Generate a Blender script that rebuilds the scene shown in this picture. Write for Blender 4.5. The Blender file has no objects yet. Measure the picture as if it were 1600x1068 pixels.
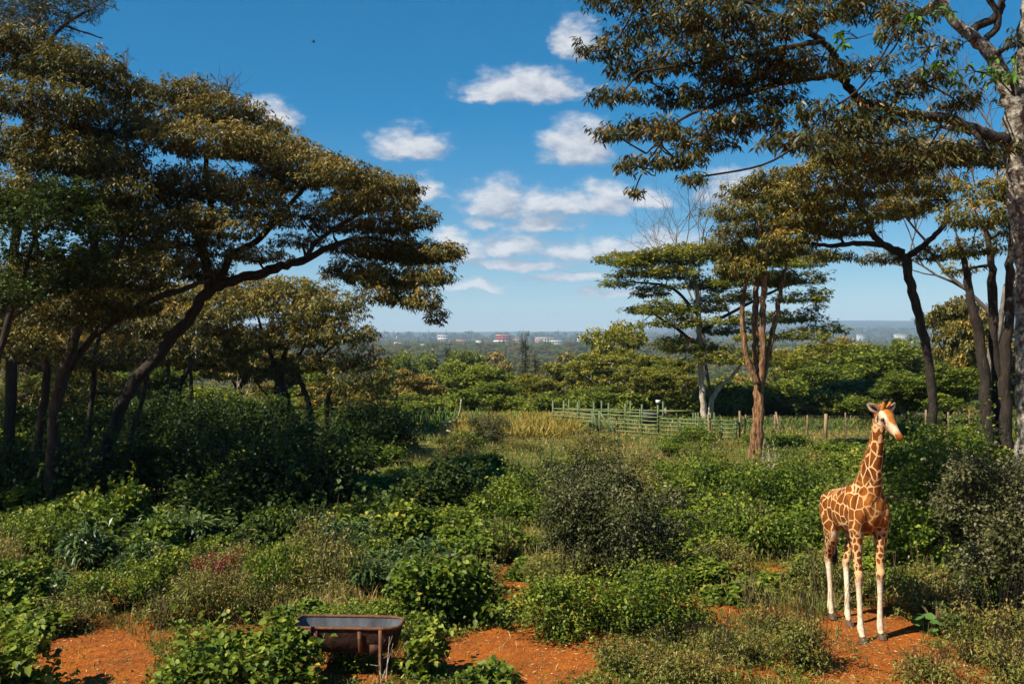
import bpy, bmesh, math
import numpy as np
from mathutils import Vector, Matrix, Quaternion

# ------------------------------------------------------------------ camera, sky, sun, exposure
SC = bpy.context.scene
COL = SC.collection
CAM_H, FPX = 4.3, 35.0 / 36.0 * 1600.0          # camera height (m), focal length in photo pixels
cam_data = bpy.data.cameras.new('camera')
cam_data.lens = 35.0; cam_data.sensor_width = 36.0
cam_data.clip_start = 0.1; cam_data.clip_end = 40000.0
cam = bpy.data.objects.new('camera', cam_data); COL.objects.link(cam)
cam.location = (0, 0, CAM_H); cam.rotation_euler = (math.radians(90), 0, 0)
SC.camera = cam

SUN_EL = math.radians(47)
SUN_AZ = math.atan2(-0.86, -0.52)                # compass angle of the sun, clockwise from +Y
to_sun = Vector((math.sin(SUN_AZ) * math.cos(SUN_EL), math.cos(SUN_AZ) * math.cos(SUN_EL), math.sin(SUN_EL)))
sun_data = bpy.data.lights.new('sun', 'SUN')
sun_data.energy = 5.0; sun_data.angle = math.radians(0.5); sun_data.color = (1.0, 0.90, 0.74)
sun = bpy.data.objects.new('sun', sun_data); COL.objects.link(sun)
sun.rotation_euler = (-to_sun).to_track_quat('-Z', 'Y').to_euler()
sun.location = (-30, -20, 40)

SC.view_settings.view_transform = 'Standard'; SC.view_settings.look = 'None'
SC.view_settings.gamma = 1.0; SC.view_settings.exposure = 1.0
SC.view_settings.use_curve_mapping = False
SC.render.engine = 'CYCLES'
cy = SC.cycles
cy.max_bounces = 5; cy.diffuse_bounces = 2; cy.glossy_bounces = 2; cy.transmission_bounces = 3
cy.transparent_max_bounces = 6; cy.volume_bounces = 0
cy.use_denoising = True
cy.use_adaptive_sampling = True; cy.adaptive_threshold = 0.02
cy.sample_clamp_indirect = 6.0
cy.caustics_reflective = False; cy.caustics_refractive = False

world = bpy.data.worlds.new('World'); SC.world = world; world.use_nodes = True

def build_sky():
    nt = world.node_tree; N = nt.nodes; L = nt.links; N.clear()
    out = N.new('ShaderNodeOutputWorld'); bg = N.new('ShaderNodeBackground')
    sky = N.new('ShaderNodeTexSky'); sky.sky_type = 'NISHITA'; sky.sun_disc = False
    sky.sun_elevation = SUN_EL; sky.sun_rotation = SUN_AZ % (2 * math.pi)
    sky.altitude = 1700; sky.air_density = 1.0; sky.dust_density = 0.6; sky.ozone_density = 3.0
    hs = N.new('ShaderNodeHueSaturation'); hs.inputs['Saturation'].default_value = 1.8; hs.inputs['Hue'].default_value = 0.494
    hs.inputs['Value'].default_value = 1.06
    gm = N.new('ShaderNodeGamma'); gm.inputs[1].default_value = 0.76; L.new(sky.outputs[0], gm.inputs[0])
    L.new(gm.outputs[0], hs.inputs['Color'])
    # direction -> (azimuth, elevation)
    tc = N.new('ShaderNodeTexCoord'); sp = N.new('ShaderNodeSeparateXYZ'); L.new(tc.outputs['Generated'], sp.inputs[0])
    def M(op, a, b=None, c=None):
        n = N.new('ShaderNodeMath'); n.operation = op
        for i, v in enumerate((a, b, c)):
            if v is None: continue
            if isinstance(v, (int, float)): n.inputs[i].default_value = v
            else: L.new(v, n.inputs[i])
        return n.outputs[0]
    az = M('ARCTAN2', sp.outputs[0], sp.outputs[1]); el = M('ARCSINE', sp.outputs[2])
    cb = N.new('ShaderNodeCombineXYZ'); L.new(az, cb.inputs[0]); L.new(el, cb.inputs[1])
    p0 = cb.outputs[0]
    def noise(vec, scale, det, rough=0.55):
        n = N.new('ShaderNodeTexNoise'); n.noise_dimensions = '2D'
        n.inputs['Scale'].default_value = scale; n.inputs['Detail'].default_value = det; n.inputs['Roughness'].default_value = rough
        L.new(vec, n.inputs['Vector']); return n
    def vm(op, a, b=None, c=None):
        n = N.new('ShaderNodeVectorMath'); n.operation = op
        for i, v in enumerate((a, b, c)):
            if v is None: continue
            if isinstance(v, tuple): n.inputs[i].default_value = v
            else: L.new(v, n.inputs[i])
        return n
    # warp the outline of every cloud
    ps = vm('MULTIPLY', p0, (1.0, 1.9, 0)).outputs[0]
    wn = noise(ps, 24.0, 5.0, 0.6)
    wv = vm('MULTIPLY_ADD', wn.outputs['Color'], (0.040, 0.020, 0), (-0.020, -0.010, 0)).outputs[0]
    p = vm('ADD', p0, wv).outputs[0]
    clouds = [(815,146,108,38),(770,150,66,24),(866,142,60,32),(893,238,56,58),(918,238,44,60),(638,236,72,38),(632,234,36,44),
              (425,187,42,36),(899,74,42,44),(660,303,42,24),(783,324,60,52),(768,324,66,38),(858,324,80,36),(938,321,66,42),
              (1010,318,54,24),(852,355,68,26),(762,355,36,18),(800,391,60,28),(734,399,36,30),(892,399,64,26),(706,374,34,22),
              (960,394,56,28),(1040,391,84,36),(1150,306,56,44),(800,416,110,14),(890,434,90,13),(735,449,70,13),(960,458,80,10)]
    ell = []
    for cx, c_y, w, h in clouds:
        a = math.atan((cx - 800) / FPX); e = math.atan((534 - c_y) / FPX * math.cos(a))
        ell.append((a, e, w / FPX * 1.12, h / FPX * 1.15))
    rg = np.random.default_rng(5)
    for k in range(7):                            # the same fair-weather clouds go on round the sky
        ell.append((rg.uniform(0.75, 5.5), rg.uniform(0.1, 0.5), rg.uniform(0.06, 0.16), rg.uniform(0.02, 0.05)))
    def chain(vec):
        cur = None
        for a, e, w, h in ell:
            if a > math.pi: a -= 2 * math.pi
            q = vm('MULTIPLY_ADD', vec, (1 / w, 1 / h, 0), (-a / w, -e / h, 0)).outputs[0]
            q = vm('MAXIMUM', q, vm('MULTIPLY', q, (-1.0, -2.3, 0)).outputs[0]).outputs[0]      # flat base
            d = vm('LENGTH', q).outputs['Value']
            cur = d if cur is None else M('MINIMUM', cur, d)
        return cur
    d0 = chain(p)
    n1 = noise(ps, 30.0, 7.0, 0.62)
    f0 = M('SUBTRACT', M('MULTIPLY_ADD', n1.outputs['Fac'], 1.0, 0.42), d0)
    dens = N.new('ShaderNodeMapRange'); dens.interpolation_type = 'SMOOTHSTEP'
    L.new(f0, dens.inputs[0]); dens.inputs[1].default_value = -0.10; dens.inputs[2].default_value = 0.60
    # lit side: compare with the cloud depth a little up and to the left, where the sun stands
    po = vm('ADD', p, (-0.008, 0.013, 0)).outputs[0]
    n2 = noise(vm('ADD', ps, (-0.006, 0.016, 0)).outputs[0], 30.0, 5.0, 0.62)
    d1 = chain(po)
    grad = M('ADD', M('SUBTRACT', d1, d0), M('MULTIPLY', M('SUBTRACT', n1.outputs['Fac'], n2.outputs['Fac']), 1.8))
    lit = N.new('ShaderNodeMapRange'); L.new(grad, lit.inputs[0])
    lit.inputs[1].default_value = -0.45; lit.inputs[2].default_value = 0.75
    ramp = N.new('ShaderNodeMix'); ramp.data_type = 'RGBA'
    L.new(lit.outputs[0], ramp.inputs['Factor'])
    ramp.inputs['A'].default_value = (2.5, 2.75, 3.3, 1); ramp.inputs['B'].default_value = (5.6, 5.6, 5.7, 1)
    dm = M('MULTIPLY', dens.outputs[0], 0.9)
    mx = N.new('ShaderNodeMix'); mx.data_type = 'RGBA'
    L.new(dm, mx.inputs['Factor']); L.new(hs.outputs[0], mx.inputs['A']); L.new(ramp.outputs['Result'], mx.inputs['B'])
    L.new(mx.outputs['Result'], bg.inputs['Color']); bg.inputs['Strength'].default_value = 0.076
    L.new(bg.outputs[0], out.inputs['Surface'])
build_sky()
world.cycles.sampling_method = "MANUAL"; world.cycles.sample_map_resolution = 256

# ------------------------------------------------------------------ helpers
RNG = np.random.default_rng(11)
def W(px, py, Y):
    """The place at distance Y that the photograph shows at (px, py)."""
    return np.array([(px - 800.0) / FPX * Y, Y, CAM_H - (py - 534.0) / FPX * Y])
def G(px, py):
    Y = CAM_H * FPX / (py - 534.0)
    return np.array([(px - 800.0) / FPX * Y, Y, 0.0])
def sstep(a, b, x):
    t = np.clip((np.asarray(x, float) - a) / (b - a), 0, 1); return t * t * (3 - 2 * t)
def vnoise(x, y, s, seed=0.0):
    x = np.asarray(x, float) / s + seed; y = np.asarray(y, float) / s - seed * 1.7
    return (np.sin(x * 1.3 + 1.7 * np.sin(y * 0.9 + seed)) + np.sin(y * 1.1 - 1.3 * np.sin(x * 0.7)) + np.sin((x + y) * 0.83 + 2.1)) / 3.0
def height(x, y):
    x = np.asarray(x, float); y = np.asarray(y, float)
    z = 0.05 * vnoise(x, y, 2.3) + 0.025 * vnoise(x, y, 0.8, 3.0)
    z = z * sstep(12.0, 15.0, y + 0 * x)
    z = z - 14.5 * sstep(47, 165, y) - 14.0 * sstep(160, 520, y)
    z = z + 2.5 * vnoise(x, y, 60, 1.0) * sstep(120, 400, y)
    z = z + 13.0 * sstep(700, 1500, y)
    far = sstep(2600, 9500, y)
    ridge = 92 + 105 * sstep(0.05, 0.36, x / np.maximum(y, 1)) + 14 * vnoise(x, y, 1500, 2.0) + 5 * vnoise(x, y, 420, 5.0)
    z = z + far * (ridge + 15)
    mid = 22 * np.exp(-((y - 5200) / 900.0) ** 2) * (0.6 + 0.6 * vnoise(x, y, 1100, 4.0))
    return z + np.where(y > 3000, mid, 0)

def mesh_np(name, V, F, mat=None, tint=None, smooth=False, attrs=None):
    V = np.asarray(V, np.float32).reshape(-1, 3); F = np.asarray(F, np.int32)
    me = bpy.data.meshes.new(name)
    k = F.shape[1]
    me.vertices.add(len(V)); me.vertices.foreach_set('co', V.ravel())
    me.loops.add(F.size); me.loops.foreach_set('vertex_index', F.ravel())
    me.polygons.add(len(F)); me.polygons.foreach_set('loop_start', np.arange(0, F.size, k, dtype=np.int32))
    if smooth: me.polygons.foreach_set('use_smooth', np.ones(len(F), bool))
    me.update(calc_edges=True)
    if tint is not None:
        a = me.attributes.new('tint', 'FLOAT', 'POINT'); a.data.foreach_set('value', np.asarray(tint, np.float32))
    for an, av in (attrs or {}).items():
        a = me.attributes.new(an, 'FLOAT', 'POINT'); a.data.foreach_set('value', np.asarray(av, np.float32))
    if mat is not None: me.materials.append(mat)
    return me
def link(name, me, parent=None, loc=None):
    o = bpy.data.objects.new(name, me); COL.objects.link(o)
    if parent is not None: o.parent = parent
    if loc is not None: o.location = loc
    return o
def tag(o, label=None, cat=None, group=None, kind=None):
    if label: o['label'] = label
    if cat: o['category'] = cat
    if group: o['group'] = group
    if kind: o['kind'] = kind
    return o
def empty(name, loc, label=None, cat=None, group=None, rz=0.0):
    o = bpy.data.objects.new(name, None); COL.objects.link(o)
    o.location = loc; o.rotation_euler = (0, 0, rz); o.empty_display_size = 0.2
    return tag(o, label, cat, group)
def copy_tree(root):
    r = root.copy(); COL.objects.link(r)
    for ch in root.children:
        c = ch.copy(); COL.objects.link(c); c.parent = r
        for g in ch.children:
            d = g.copy(); COL.objects.link(d); d.parent = c
    return r
def nrm(v):
    return v / np.maximum(np.linalg.norm(v, axis=-1, keepdims=True), 1e-9)

class Tubes:
    """Collects tapered tubes into one quad mesh."""
    def __init__(s): s.V = []; s.F = []; s.n = 0
    def add(s, pts, rad, seg=8, cap=True):
        pts = np.asarray(pts, float); rad = np.broadcast_to(np.asarray(rad, float), (len(pts),))
        d = nrm(np.gradient(pts, axis=0))
        ref = np.array([0.31, 0.2, 0.93]) if abs(d[0][2]) < 0.8 else np.array([0.9, 0.3, 0.1])
        a = nrm(np.cross(d, ref)); b = np.cross(d, a)
        th = np.arange(seg) * 2 * math.pi / seg
        ring = (np.cos(th)[None, :, None] * a[:, None] + np.sin(th)[None, :, None] * b[:, None]) * rad[:, None, None] + pts[:, None]
        V = ring.reshape(-1, 3); m = len(pts)
        i = np.arange(m - 1)[:, None] * seg; j = np.arange(seg)[None]; j2 = (j + 1) % seg
        F = np.stack([i + j, i + j2, i + seg + j2, i + seg + j], -1).reshape(-1, 4)
        if cap:
            V = np.vstack([V, pts[:1], pts[-1:]]); c0, c1 = m * seg, m * seg + 1
            e = []
            for q in range(0, seg, 2):
                b0 = (m - 1) * seg; q1, q2 = (q + 1) % seg, (q + 2) % seg
                if q1 == 0: q1, q2 = 0, 1
                e.append([c0, q2, q1, q]); e.append([c1, b0 + q, b0 + q1, b0 + q2])
            F = np.vstack([F, e])
        s.V.append(V); s.F.append(F + s.n); s.n += len(V)
    def mesh(s, name, mat, smooth=True): return mesh_np(name, np.vstack(s.V), np.vstack(s.F), mat, smooth=smooth)

def spline(ctrl, n=5, wob=0.0, rng=None):
    """Catmull-Rom through control points (any number of columns)."""
    c = np.asarray(ctrl, float); c = np.vstack([2 * c[0] - c[1], c, 2 * c[-1] - c[-2]])
    out = []
    for i in range(1, len(c) - 2):
        for t in np.arange(n) / n:
            p0, p1, p2, p3 = c[i - 1], c[i], c[i + 1], c[i + 2]
            out.append(0.5 * (2 * p1 + (p2 - p0) * t + (2 * p0 - 5 * p1 + 4 * p2 - p3) * t * t + (3 * p1 - p0 - 3 * p2 + p3) * t ** 3))
    out.append(c[-2]); out = np.array(out)
    if wob and rng is not None: out[1:-1, :3] += rng.normal(0, wob, (len(out) - 2, 3))
    return out

def box_vf(c, s, rot=None):
    v = np.array([[x, y, z] for z in (-1, 1) for y in (-1, 1) for x in (-1, 1)], float) * np.asarray(s) / 2
    if rot is not None: v = v @ np.asarray(rot).T
    return v + np.asarray(c), np.array([[0, 2, 3, 1], [4, 5, 7, 6], [0, 1, 5, 4], [2, 6, 7, 3], [0, 4, 6, 2], [1, 3, 7, 5]])
class Boxes:
    def __init__(s): s.V = []; s.F = []; s.n = 0
    def add(s, c, size, rot=None):
        v, f = box_vf(c, size, rot); s.V.append(v); s.F.append(f + s.n); s.n += 8; return s
    def mesh(s, name, mat): return mesh_np(name, np.vstack(s.V), np.vstack(s.F), mat)

def leaf_mesh(P, D, L, Wd, tint, rng, broad=False, up=0.9, fold=0.12, sag=0.15):
    """Leaves from base points P along D: returns V, F, per-vertex tint."""
    n = len(P); L = np.broadcast_to(L, (n,))[:, None]; Wd = np.broadcast_to(Wd, (n,))[:, None]
    ref = nrm(np.array([0, 0, up]) + rng.normal(0, 0.45, (n, 3)))
    S = nrm(np.cross(D, ref)); Nn = np.cross(S, D)
    if broad:
        a = P + D * L * 0.18 + S * Wd * 0.36 + Nn * fold * Wd; a2 = P + D * L * 0.18 - S * Wd * 0.36 + Nn * fold * Wd
        b = P + D * L * 0.58 + S * Wd * 0.46 + Nn * fold * Wd; b2 = P + D * L * 0.58 - S * Wd * 0.46 + Nn * fold * Wd
        tip = P + D * L - np.array([0, 0, 1]) * sag * L
        V = np.stack([P, a, b, tip, b2, a2], 1).reshape(-1, 3)
        k = np.arange(n)[:, None] * 6
        F = np.concatenate([k + [0, 1, 2, 3], k + [0, 3, 4, 5]], 1).reshape(-1, 4)
        return V, F, np.repeat(tint, 6)
    m1 = P + D * L * 0.46 + S * Wd * 0.5 + Nn * fold * Wd; m2 = P + D * L * 0.46 - S * Wd * 0.5 + Nn * fold * Wd
    tip = P + D * L - np.array([0, 0, 1]) * sag * L
    V = np.stack([P, m1, tip, m2], 1).reshape(-1, 3)
    F = np.arange(n * 4).reshape(-1, 4)
    return V, F, np.repeat(tint, 4)

# ------------------------------------------------------------------ materials
def new_mat(name):
    m = bpy.data.materials.new(name); m.use_nodes = True
    nt = m.node_tree; b = nt.nodes['Principled BSDF']
    return m, nt, nt.nodes, nt.links, b
def ramp_node(N, stops):
    r = N.new('ShaderNodeValToRGB'); e = r.color_ramp.elements
    while len(e) < len(stops): e.new(0.5)
    for k, (p, c) in enumerate(stops): e[k].position = p; e[k].color = (*c, 1)
    return r
def leaf_mat(name, stops, trans=0.25, rough=0.5, spec=0.3, var=0.22):
    m, nt, N, L, b = new_mat(name)
    at = N.new('ShaderNodeAttribute'); at.attribute_name = 'tint'
    oi = N.new('ShaderNodeObjectInfo')
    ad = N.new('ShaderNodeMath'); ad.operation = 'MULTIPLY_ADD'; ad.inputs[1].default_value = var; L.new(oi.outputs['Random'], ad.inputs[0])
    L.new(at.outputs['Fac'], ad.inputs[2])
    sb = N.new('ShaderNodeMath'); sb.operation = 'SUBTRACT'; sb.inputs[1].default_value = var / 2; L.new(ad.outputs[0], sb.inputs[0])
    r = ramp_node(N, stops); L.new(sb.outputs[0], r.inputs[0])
    L.new(r.outputs[0], b.inputs['Base Color']); b.inputs['Roughness'].default_value = rough
    b.inputs['Specular IOR Level'].default_value = spec
    if trans:
        t = N.new('ShaderNodeBsdfTranslucent'); L.new(r.outputs[0], t.inputs['Color'])
        mx = N.new('ShaderNodeMixShader'); mx.inputs[0].default_value = trans
        L.new(b.outputs[0], mx.inputs[1]); L.new(t.outputs[0], mx.inputs[2])
        L.new(mx.outputs[0], N['Material Output'].inputs['Surface'])
    return m
def noise_mat(name, stops, scale=8.0, detail=6.0, rough=0.9, bump=0.0, bscale=None, stretch=(1, 1, 1), metallic=0.0, spec=0.3):
    m, nt, N, L, b = new_mat(name)
    tc = N.new('ShaderNodeTexCoord'); mp = N.new('ShaderNodeMapping'); mp.inputs['Scale'].default_value = stretch
    L.new(tc.outputs['Object'], mp.inputs['Vector'])
    n = N.new('ShaderNodeTexNoise'); n.inputs['Scale'].default_value = scale; n.inputs['Detail'].default_value = detail
    n.inputs['Roughness'].default_value = 0.65
    L.new(mp.outputs[0], n.inputs['Vector'])
    r = ramp_node(N, stops); L.new(n.outputs['Fac'], r.inputs[0]); L.new(r.outputs[0], b.inputs['Base Color'])
    b.inputs['Roughness'].default_value = rough; b.inputs['Metallic'].default_value = metallic; b.inputs['Specular IOR Level'].default_value = spec
    if bump:
        n2 = N.new('ShaderNodeTexNoise'); n2.inputs['Scale'].default_value = bscale or scale * 2; n2.inputs['Detail'].default_value = 5
        L.new(mp.outputs[0], n2.inputs['Vector'])
        bp = N.new('ShaderNodeBump'); bp.inputs['Strength'].default_value = bump; bp.inputs['Distance'].default_value = 0.05
        L.new(n2.outputs['Fac'], bp.inputs['Height']); L.new(bp.outputs[0], b.inputs['Normal'])
    return m

MAT = {}
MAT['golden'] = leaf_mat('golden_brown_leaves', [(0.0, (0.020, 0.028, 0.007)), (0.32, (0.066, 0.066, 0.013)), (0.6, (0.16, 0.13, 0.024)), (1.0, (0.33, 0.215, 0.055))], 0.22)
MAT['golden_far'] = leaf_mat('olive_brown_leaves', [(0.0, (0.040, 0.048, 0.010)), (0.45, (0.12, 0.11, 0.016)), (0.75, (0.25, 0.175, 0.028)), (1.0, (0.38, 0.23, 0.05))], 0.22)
MAT['near_leaf'] = leaf_mat('long_croton_leaves', [(0.0, (0.020, 0.030, 0.009)), (0.45, (0.050, 0.060, 0.014)), (0.68, (0.13, 0.095, 0.022)), (1.0, (0.30, 0.17, 0.045))], 0.25, rough=0.45, spec=0.3)
MAT['near_green'] = leaf_mat('fresh_green_leaves', [(0.0, (0.04, 0.10, 0.015)), (1.0, (0.11, 0.22, 0.03))], 0.35, rough=0.4)
MAT['acacia'] = leaf_mat('acacia_leaves', [(0.0, (0.040, 0.060, 0.010)), (0.5, (0.16, 0.18, 0.020)), (1.0, (0.34, 0.27, 0.038))], 0.3, spec=0.2)
MAT['green_tree'] = leaf_mat('green_tree_leaves', [(0.0, (0.032, 0.056, 0.010)), (0.5, (0.115, 0.155, 0.018)), (1.0, (0.26, 0.27, 0.036))], 0.3, spec=0.15)
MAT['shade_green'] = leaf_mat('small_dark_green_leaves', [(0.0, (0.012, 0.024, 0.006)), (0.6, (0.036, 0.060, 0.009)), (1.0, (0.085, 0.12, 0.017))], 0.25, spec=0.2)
MAT['wispy'] = leaf_mat('dull_needle_foliage', [(0.0, (0.04, 0.045, 0.015)), (1.0, (0.10, 0.085, 0.028))], 0.15)
MAT['bush_green'] = leaf_mat('bright_bush_leaves', [(0.0, (0.024, 0.050, 0.008)), (0.5, (0.090, 0.136, 0.012)), (0.82, (0.195, 0.245, 0.024)), (1.0, (0.38, 0.31, 0.05))], 0.28, rough=0.5, spec=0.22)
MAT['bush_dark'] = leaf_mat('dusky_bush_leaves', [(0.0, (0.028, 0.034, 0.011)), (0.6, (0.078, 0.086, 0.028)), (1.0, (0.21, 0.185, 0.10))], 0.15, rough=0.5, spec=0.18)  # pale end of the ramp paints glints onto the leaves as colour
MAT['bush_olive'] = leaf_mat('olive_weed_leaves', [(0.0, (0.06, 0.075, 0.014)), (0.45, (0.14, 0.155, 0.026)), (0.75, (0.24, 0.19, 0.045)), (1.0, (0.32, 0.21, 0.075))], 0.25)
MAT['bush_blue'] = leaf_mat('grey_green_long_leaves', [(0.0, (0.026, 0.050, 0.014)), (0.7, (0.080, 0.130, 0.034)), (1.0, (0.17, 0.21, 0.07))], 0.2, rough=0.4, spec=0.35)
MAT['big_leaf'] = leaf_mat('broad_round_leaves', [(0.0, (0.05, 0.11, 0.025)), (1.0, (0.12, 0.23, 0.05))], 0.3, rough=0.4)
MAT['grass'] = leaf_mat('mixed_grass', [(0.0, (0.04, 0.08, 0.012)), (0.45, (0.10, 0.14, 0.02)), (0.62, (0.28, 0.21, 0.06)), (1.0, (0.52, 0.36, 0.15))], 0.25, rough=0.6)
MAT['yellow_grass'] = leaf_mat('yellowing_grass', [(0.0, (0.12, 0.14, 0.018)), (0.5, (0.30, 0.23, 0.035)), (1.0, (0.46, 0.30, 0.09))], 0.25, rough=0.6)
MAT['red_flower'] = leaf_mat('dark_red_flowers', [(0.0, (0.10, 0.008, 0.012)), (1.0, (0.28, 0.02, 0.03))], 0.2)
MAT['yellow_leaf'] = leaf_mat('yellow_leaves', [(0.0, (0.55, 0.33, 0.02)), (1.0, (0.65, 0.50, 0.06))], 0.3)
MAT['euphorbia'] = leaf_mat('succulent_green', [(0.0, (0.03, 0.085, 0.012)), (1.0, (0.13, 0.24, 0.045))], 0.0)
MAT['bark_dark'] = noise_mat('dark_bark', [(0.3, (0.010, 0.008, 0.006)), (0.55, (0.028, 0.020, 0.014)), (0.75, (0.065, 0.048, 0.034))], 9, bump=0.6, stretch=(2.2, 2.2, 0.5))
MAT['bark_orange'] = noise_mat('orange_brown_bark', [(0.38, (0.035, 0.018, 0.010)), (0.47, (0.13, 0.062, 0.027)), (0.56, (0.24, 0.125, 0.055)), (0.72, (0.36, 0.225, 0.125))], 7, bump=1.0, stretch=(2.5, 2.5, 0.35))
MAT['bark_pale'] = noise_mat('pale_bark', [(0.3, (0.12, 0.09, 0.06)), (0.5, (0.34, 0.29, 0.23)), (0.72, (0.55, 0.50, 0.43))], 7, bump=0.5, stretch=(2, 2, 0.6))
MAT['twig_grey'] = noise_mat('grey_dead_twigs', [(0.35, (0.06, 0.048, 0.04)), (0.7, (0.17, 0.145, 0.12))], 6)
MAT['stem'] = noise_mat('weed_stems', [(0.35, (0.06, 0.045, 0.02)), (0.7, (0.24, 0.17, 0.08))], 6)
def bark_lichen():
    m, nt, N, L, b = new_mat('lichened_bark')
    tc = N.new('ShaderNodeTexCoord')
    n = N.new('ShaderNodeTexNoise'); n.inputs['Scale'].default_value = 9; n.inputs['Detail'].default_value = 7; n.inputs['Roughness'].default_value = 0.72
    L.new(tc.outputs['Object'], n.inputs['Vector'])
    r = ramp_node(N, [(0.40, (0.035, 0.026, 0.018)), (0.48, (0.10, 0.078, 0.055)), (0.54, (0.20, 0.185, 0.15)), (0.66, (0.40, 0.375, 0.31))])
    L.new(n.outputs['Fac'], r.inputs[0]); L.new(r.outputs[0], b.inputs['Base Color']); b.inputs['Roughness'].default_value = 0.95
    n2 = N.new('ShaderNodeTexNoise'); n2.inputs['Scale'].default_value = 22; n2.inputs['Detail'].default_value = 6
    L.new(tc.outputs['Object'], n2.inputs['Vector'])
    bp = N.new('ShaderNodeBump'); bp.inputs['Strength'].default_value = 0.8; bp.inputs['Distance'].default_value = 0.04
    L.new(n2.outputs['Fac'], bp.inputs['Height']); L.new(bp.outputs[0], b.inputs['Normal'])
    return m
MAT['bark_lichen'] = bark_lichen()

def ground_mat():
    m, nt, N, L, b = new_mat('laterite_and_turf')
    tc = N.new('ShaderNodeTexCoord'); sp = N.new('ShaderNodeSeparateXYZ'); L.new(tc.outputs['Object'], sp.inputs[0])
    def noise(s, d=6, r=0.6):
        n = N.new('ShaderNodeTexNoise'); n.inputs['Scale'].default_value = s; n.inputs['Detail'].default_value = d; n.inputs['Roughness'].default_value = r
        L.new(tc.outputs['Object'], n.inputs['Vector']); return n
    soil = ramp_node(N, [(0.28, (0.11, 0.030, 0.006)), (0.45, (0.31, 0.080, 0.009)), (0.6, (0.41, 0.118, 0.012)), (0.8, (0.50, 0.18, 0.030))])
    L.new(noise(5.5, 9, 0.75).outputs['Fac'], soil.inputs[0])
    sn = N.new('ShaderNodeMapRange'); L.new(noise(1.3, 5, 0.6).outputs['Fac'], sn.inputs[0]); sn.inputs[1].default_value = .35; sn.inputs[2].default_value = .65; sn.inputs[3].default_value = 0.0; sn.inputs[4].default_value = 0.5
    sm0 = N.new('ShaderNodeMix'); sm0.data_type = 'RGBA'; L.new(sn.outputs[0], sm0.inputs['Factor']); L.new(soil.outputs[0], sm0.inputs['A'])
    dk_ = ramp_node(N, [(0.35, (0.055, 0.022, 0.008)), (0.55, (0.17, 0.058, 0.014)), (0.75, (0.30, 0.15, 0.05))]); L.new(noise(16, 8, 0.8).outputs['Fac'], dk_.inputs[0]); L.new(dk_.outputs[0], sm0.inputs['B'])
    turf = ramp_node(N, [(0.3, (0.035, 0.055, 0.010)), (0.5, (0.10, 0.11, 0.02)), (0.72, (0.30, 0.20, 0.06))])
    L.new(noise(0.9, 9, 0.7).outputs['Fac'], turf.inputs[0])
    far = ramp_node(N, [(0.32, (0.018, 0.030, 0.012)), (0.52, (0.035, 0.050, 0.018)), (0.66, (0.07, 0.075, 0.032)), (0.74, (0.20, 0.17, 0.09)), (0.80, (0.05, 0.06, 0.025))])
    L.new(noise(0.006, 8, 0.68).outputs['Fac'], far.inputs[0])
    def mr(a, c):
        n = N.new('ShaderNodeMapRange'); L.new(sp.outputs[1], n.inputs[0]); n.inputs[1].default_value = a; n.inputs[2].default_value = c; return n.outputs[0]
    pn = noise(0.35, 4).outputs['Fac']
    ad = N.new('ShaderNodeMath'); ad.operation = 'MULTIPLY_ADD'; L.new(pn, ad.inputs[0]); ad.inputs[1].default_value = 1.6; ad.inputs[2].default_value = -0.8
    sm = N.new('ShaderNodeMath'); sm.operation = 'ADD'; sm.use_clamp = True; L.new(mr(17, 27), sm.inputs[0]); L.new(ad.outputs[0], sm.inputs[1])
    mz = N.new('ShaderNodeMath'); mz.operation = 'MULTIPLY'; L.new(sm.outputs[0], mz.inputs[0]); L.new(mr(16, 20), mz.inputs[1])
    m1 = N.new('ShaderNodeMix'); m1.data_type = 'RGBA'; L.new(mz.outputs[0], m1.inputs['Factor']); L.new(sm0.outputs['Result'], m1.inputs['A']); L.new(turf.outputs[0], m1.inputs['B'])
    m2 = N.new('ShaderNodeMix'); m2.data_type = 'RGBA'; L.new(mr(70, 160), m2.inputs['Factor']); L.new(m1.outputs['Result'], m2.inputs['A']); L.new(far.outputs[0], m2.inputs['B'])
    L.new(m2.outputs['Result'], b.inputs['Base Color']); b.inputs['Roughness'].default_value = 0.95; b.inputs['Specular IOR Level'].default_value = 0.15
    bp = N.new('ShaderNodeBump'); bp.inputs['Strength'].default_value = 0.9; bp.inputs['Distance'].default_value = 0.08
    L.new(noise(9.0, 8, 0.75).outputs['Fac'], bp.inputs['Height']); L.new(bp.outputs[0], b.inputs['Normal'])
    return m

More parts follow.
